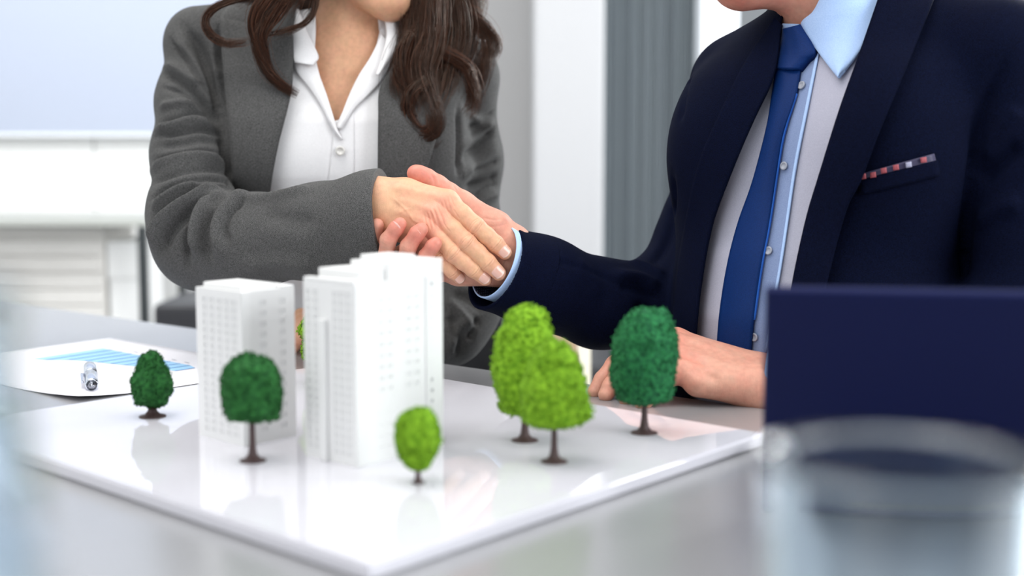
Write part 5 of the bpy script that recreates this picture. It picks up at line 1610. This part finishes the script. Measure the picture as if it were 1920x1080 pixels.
VL, QL = make_hand(M2, MP2, 0.0014)
nl = vnormals(VL, QL); lb = bvh_of(VL, QL)
VL = fold(VL, nl, lb, [([(1380, 670), (1330, 650), (1285, 635)], 0.005, 0.0015), ([(1380, 690), (1330, 672), (1290, 660)], 0.005, 0.0013), ([(1275, 668), (1300, 672), (1330, 690)], 0.006, -0.0025),
                       ([(1290, 690), (1320, 700), (1350, 715)], 0.006, -0.002)])
V, Q = join_meshes([(VB, QB), (VH, QH), (VL, QL)])
me = mesh_np('body', V, Q, M_skin_m)
blm += [(M2[k][2][0], 0.022, 0.5) for k in M2] + [(M2[k][0][0], 0.02, 0.35) for k in M2] + [(Lm(0, 0.07, -0.10), 0.05, 0.7)]
blush_attr(me, V, blm)
link(bpy.data.objects.new('body', me), man)
mhb = bvh_of(VH, QH)
for k, ln, t0 in (('middle', 0.0135, 0.05), ('ring', 0.0130, 0.05), ('pinky', 0.0115, 0.0)):
    J = MJ[k]
    nail(J[4][0], J[4][1], J[6][0], J[6][1], (-0.30, -1.0, 0.22), ln, 0.40 + t0,  M_nail_m, M_tip_m, man, 56, 0.0009)
M_mhair = hair_mat('grey_hair', (0.10, 0.095, 0.09), (0.3, 0.29, 0.28))
face_parts(Lm, Rm, sm_, man, M_mhair, (0.10, 0.14, 0.18))
def mcap(p):
    d = ell(p, Lm(0, -0.022, 0.052), np.array([0.080, 0.100, 0.082]) * sm_, Rm)
    d = smax(d, -ell(p, Lm(0, 0.085, -0.01), np.array([0.070, 0.085, 0.085]) * sm_, Rm), 0.01)
    return smax(d, -((p - Lm(0, 0, -0.03)) @ um), 0.01)
V, Q = sdf_mesh(mcap, Cm - 0.2, Cm + 0.2, 0.005)
obj_np('hair', V, Q, M_mhair, man)

# shirt collar, tie, placket, buttons
mnb = bvh_of(*sdf_mesh(lambda p: smin(m_torso(p, 0.0), seg(p, mC(40) + np.array([0, 0, -0.02]), Lm(0, -0.025, -0.05), 0.068, 0.064), 0.02), (0.1, 1.25, 0.60), (0.75, 1.85, 1.30), 0.006))
drape('shirt_collar', [(1467, 44), (1464, 75), (1461, 114)], [(1499, 45), (1484, 58), (1468, 84)], mnb, M_collar, man, off=0.008, th=0.003, dback=1.49)
drape('shirt_collar', [(1545, -20), (1525, 20), (1501, 48), (1534, 98), (1569, 144)], [(1668, -60), (1662, -12), (1648, 22), (1620, 82), (1573, 144)], mnb, M_collar, man, off=0.012, th=0.003, bulge=0.006)
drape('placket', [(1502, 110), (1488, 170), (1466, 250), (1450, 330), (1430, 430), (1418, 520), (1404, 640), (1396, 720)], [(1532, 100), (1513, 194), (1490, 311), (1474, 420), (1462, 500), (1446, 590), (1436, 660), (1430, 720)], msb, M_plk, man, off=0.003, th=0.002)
drape('placket_seam', [(1530, 100), (1511, 194), (1488, 311), (1472, 420), (1460, 500), (1444, 590), (1434, 660)], [(1535, 100), (1516, 194), (1493, 311), (1477, 420), (1465, 500), (1449, 590), (1439, 660)], msb, M_collar, man, off=0.0045, th=0.0015, nu=4)
drape('tie_blade', [(1455, 122), (1446, 180), (1436, 240), (1410, 340), (1382, 420), (1362, 500), (1347, 600), (1340, 720)], [(1500, 126), (1491, 180), (1468, 250), (1456, 320), (1441, 420), (1426, 500), (1412, 600), (1402, 720)], mnb, M_tie, man, off=0.010, th=0.0035, bulge=0.004)
drape('tie_edge', [(1492, 175), (1466, 250), (1453, 320), (1438, 420), (1423, 500), (1409, 600)], [(1494, 175), (1471, 250), (1459, 320), (1444, 420), (1429, 500), (1415, 600)], mnb, M_tie2, man, off=0.009, th=0.0025, nu=4)
drape('tie_knot', [(1466, 54), (1461, 85), (1456, 112), (1455, 127)], [(1500, 46), (1527, 92), (1512, 112), (1499, 128)], mnb, M_tie, man, off=0.014, th=0.008, bulge=0.008)
for px, py in ((1503, 160), (1470, 311), (1441, 470), (1414, 632)):
    button(px, py, msb, M_sbtn, man, 0.0047, 0.0052)
# lapels and suit collar
drape('lapel', [(1452, 33), (1411, 90), (1378, 150), (1357, 194), (1310, 303), (1283, 420), (1262, 560), (1256, 740)], [(1464, 45), (1449, 140), (1413, 222), (1370, 323), (1333, 420), (1313, 520), (1302, 620), (1296, 740)], mcov, M_navy, man, off=0.011, th=0.004, lift=lambda u, v: 0.006 * (1 - u))
drape('lapel', [(1652, -20), (1613, 93), (1574, 202), (1535, 327), (1508, 420), (1478, 570), (1460, 740)], [(1757, -22), (1749, 0), (1699, 128), (1648, 249), (1613, 342), (1578, 420), (1500, 740)], mcov, M_navy, man, off=0.011, th=0.004, lift=lambda u, v: 0.007 * u, dback=1.42)
nc_ = mC(62); 
def coll(p):
    q = p - nc_; s = q @ np.array([0, 0, 1.0]); dx = q[:, 0] * ml[0] + q[:, 1] * ml[1]; dv = q[:, 0] * mn[0] + q[:, 1] * mn[1]
    rad = np.sqrt(dx ** 2 + (dv * 1.12) ** 2)
    ring = np.abs(rad - (0.104 - s * 0.35)) - 0.0035
    return smax(smax(ring, np.maximum(s - 0.055, -0.05 - s), 0.004), dv + 0.005, 0.004)
V, Q = sdf_mesh(coll, nc_ - 0.16, nc_ + 0.16, 0.004)
obj_np('jacket_collar', V, Q, M_navy, man)
# breast pocket and pocket square
drape('breast_pocket', [(1608, 338), (1612, 366)], [(1758, 300), (1764, 330)], mcov, M_navy, man, off=0.004, th=0.003, nv=6)
def checked():
    m, nt, b = mat_new('checked_silk')
    tc = nt.nodes.new('ShaderNodeTexCoord')
    ck = nt.nodes.new('ShaderNodeTexChecker'); ck.inputs['Scale'].default_value = 85
    ck.inputs['Color1'].default_value = (0.60, 0.13, 0.15, 1); ck.inputs['Color2'].default_value = (0.05, 0.05, 0.12, 1)
    nt.links.new(tc.outputs['Object'], ck.inputs['Vector']); nt.links.new(ck.outputs['Color'], b.inputs['Base Color'])
    b.inputs['Roughness'].default_value = 0.5
    return m
M_sq = simple('dark_plum_silk', (0.035, 0.03, 0.075), 0.5)
psq = drape('pocket_square', [(1611, 327), (1612, 342)], [(1752, 288), (1756, 304)], mcov, M_sq, man, off=0.0035, th=0.002, nv=6)
M_red, M_wht = simple('red_silk_print', (0.32, 0.06, 0.075), 0.6), simple('white_silk_print', (0.34, 0.34, 0.46), 0.5)
for i, (x, y) in enumerate(((1618, 331), (1637, 328), (1657, 320), (1680, 314), (1704, 309), (1732, 300))):
    drape('print_square', [(x - 6, y - 4), (x - 5, y + 6)], [(x + 5, y - 6), (x + 6, y + 4)], mcov, M_wht if i in (4,) else M_red, psq, off=0.0062, th=0.0008, nu=4, nv=4)
# shirt cuff with a patterned lining
sc0 = P(938, 494, 1.503)
m, nt, b = mat_new('dotted_navy_lining')
tc = nt.nodes.new('ShaderNodeTexCoord'); vo = nt.nodes.new('ShaderNodeTexVoronoi'); vo.inputs['Scale'].default_value = 420; vo.inputs['Randomness'].default_value = 0.2
cr_ = nt.nodes.new('ShaderNodeValToRGB'); cr_.color_ramp.elements[0].position = 0.28; cr_.color_ramp.elements[0].color = (0.25, 0.32, 0.5, 1)
cr_.color_ramp.elements[1].position = 0.36; cr_.color_ramp.elements[1].color = (0.01, 0.012, 0.035, 1)
nt.links.new(tc.outputs['Object'], vo.inputs['Vector']); nt.links.new(vo.outputs['Distance'], cr_.inputs['Fac']); nt.links.new(cr_.outputs['Color'], b.inputs['Base Color'])
band('shirt_cuff', sc0, caxis, unit(caxis * 0.7 + ccut * 0.3), 0.0425, 0.05, 0.0085, 0.0020, [M_collar, m], man)
sc2 = P(1452, 716, 1.383); ax2 = unit(P(1425, 712, 1.39) - P(1490, 718, 1.38))
band('shirt_cuff', sc2, ax2, ax2, 0.034, 0.03, 0.008, 0.002, [M_collar], man)
lower_body(man, np.array([mC(740)[0] + 0.03, mC(740)[1] + 0.05, 0.56]), (mn[0], mn[1]), M_navy, M_shoe, 0.09, 0.09)
office_chair('black swivel chair under the man in the navy suit', (mC(740)[0] + 0.03, mC(740)[1] + 0.05), (mn[0], mn[1]))
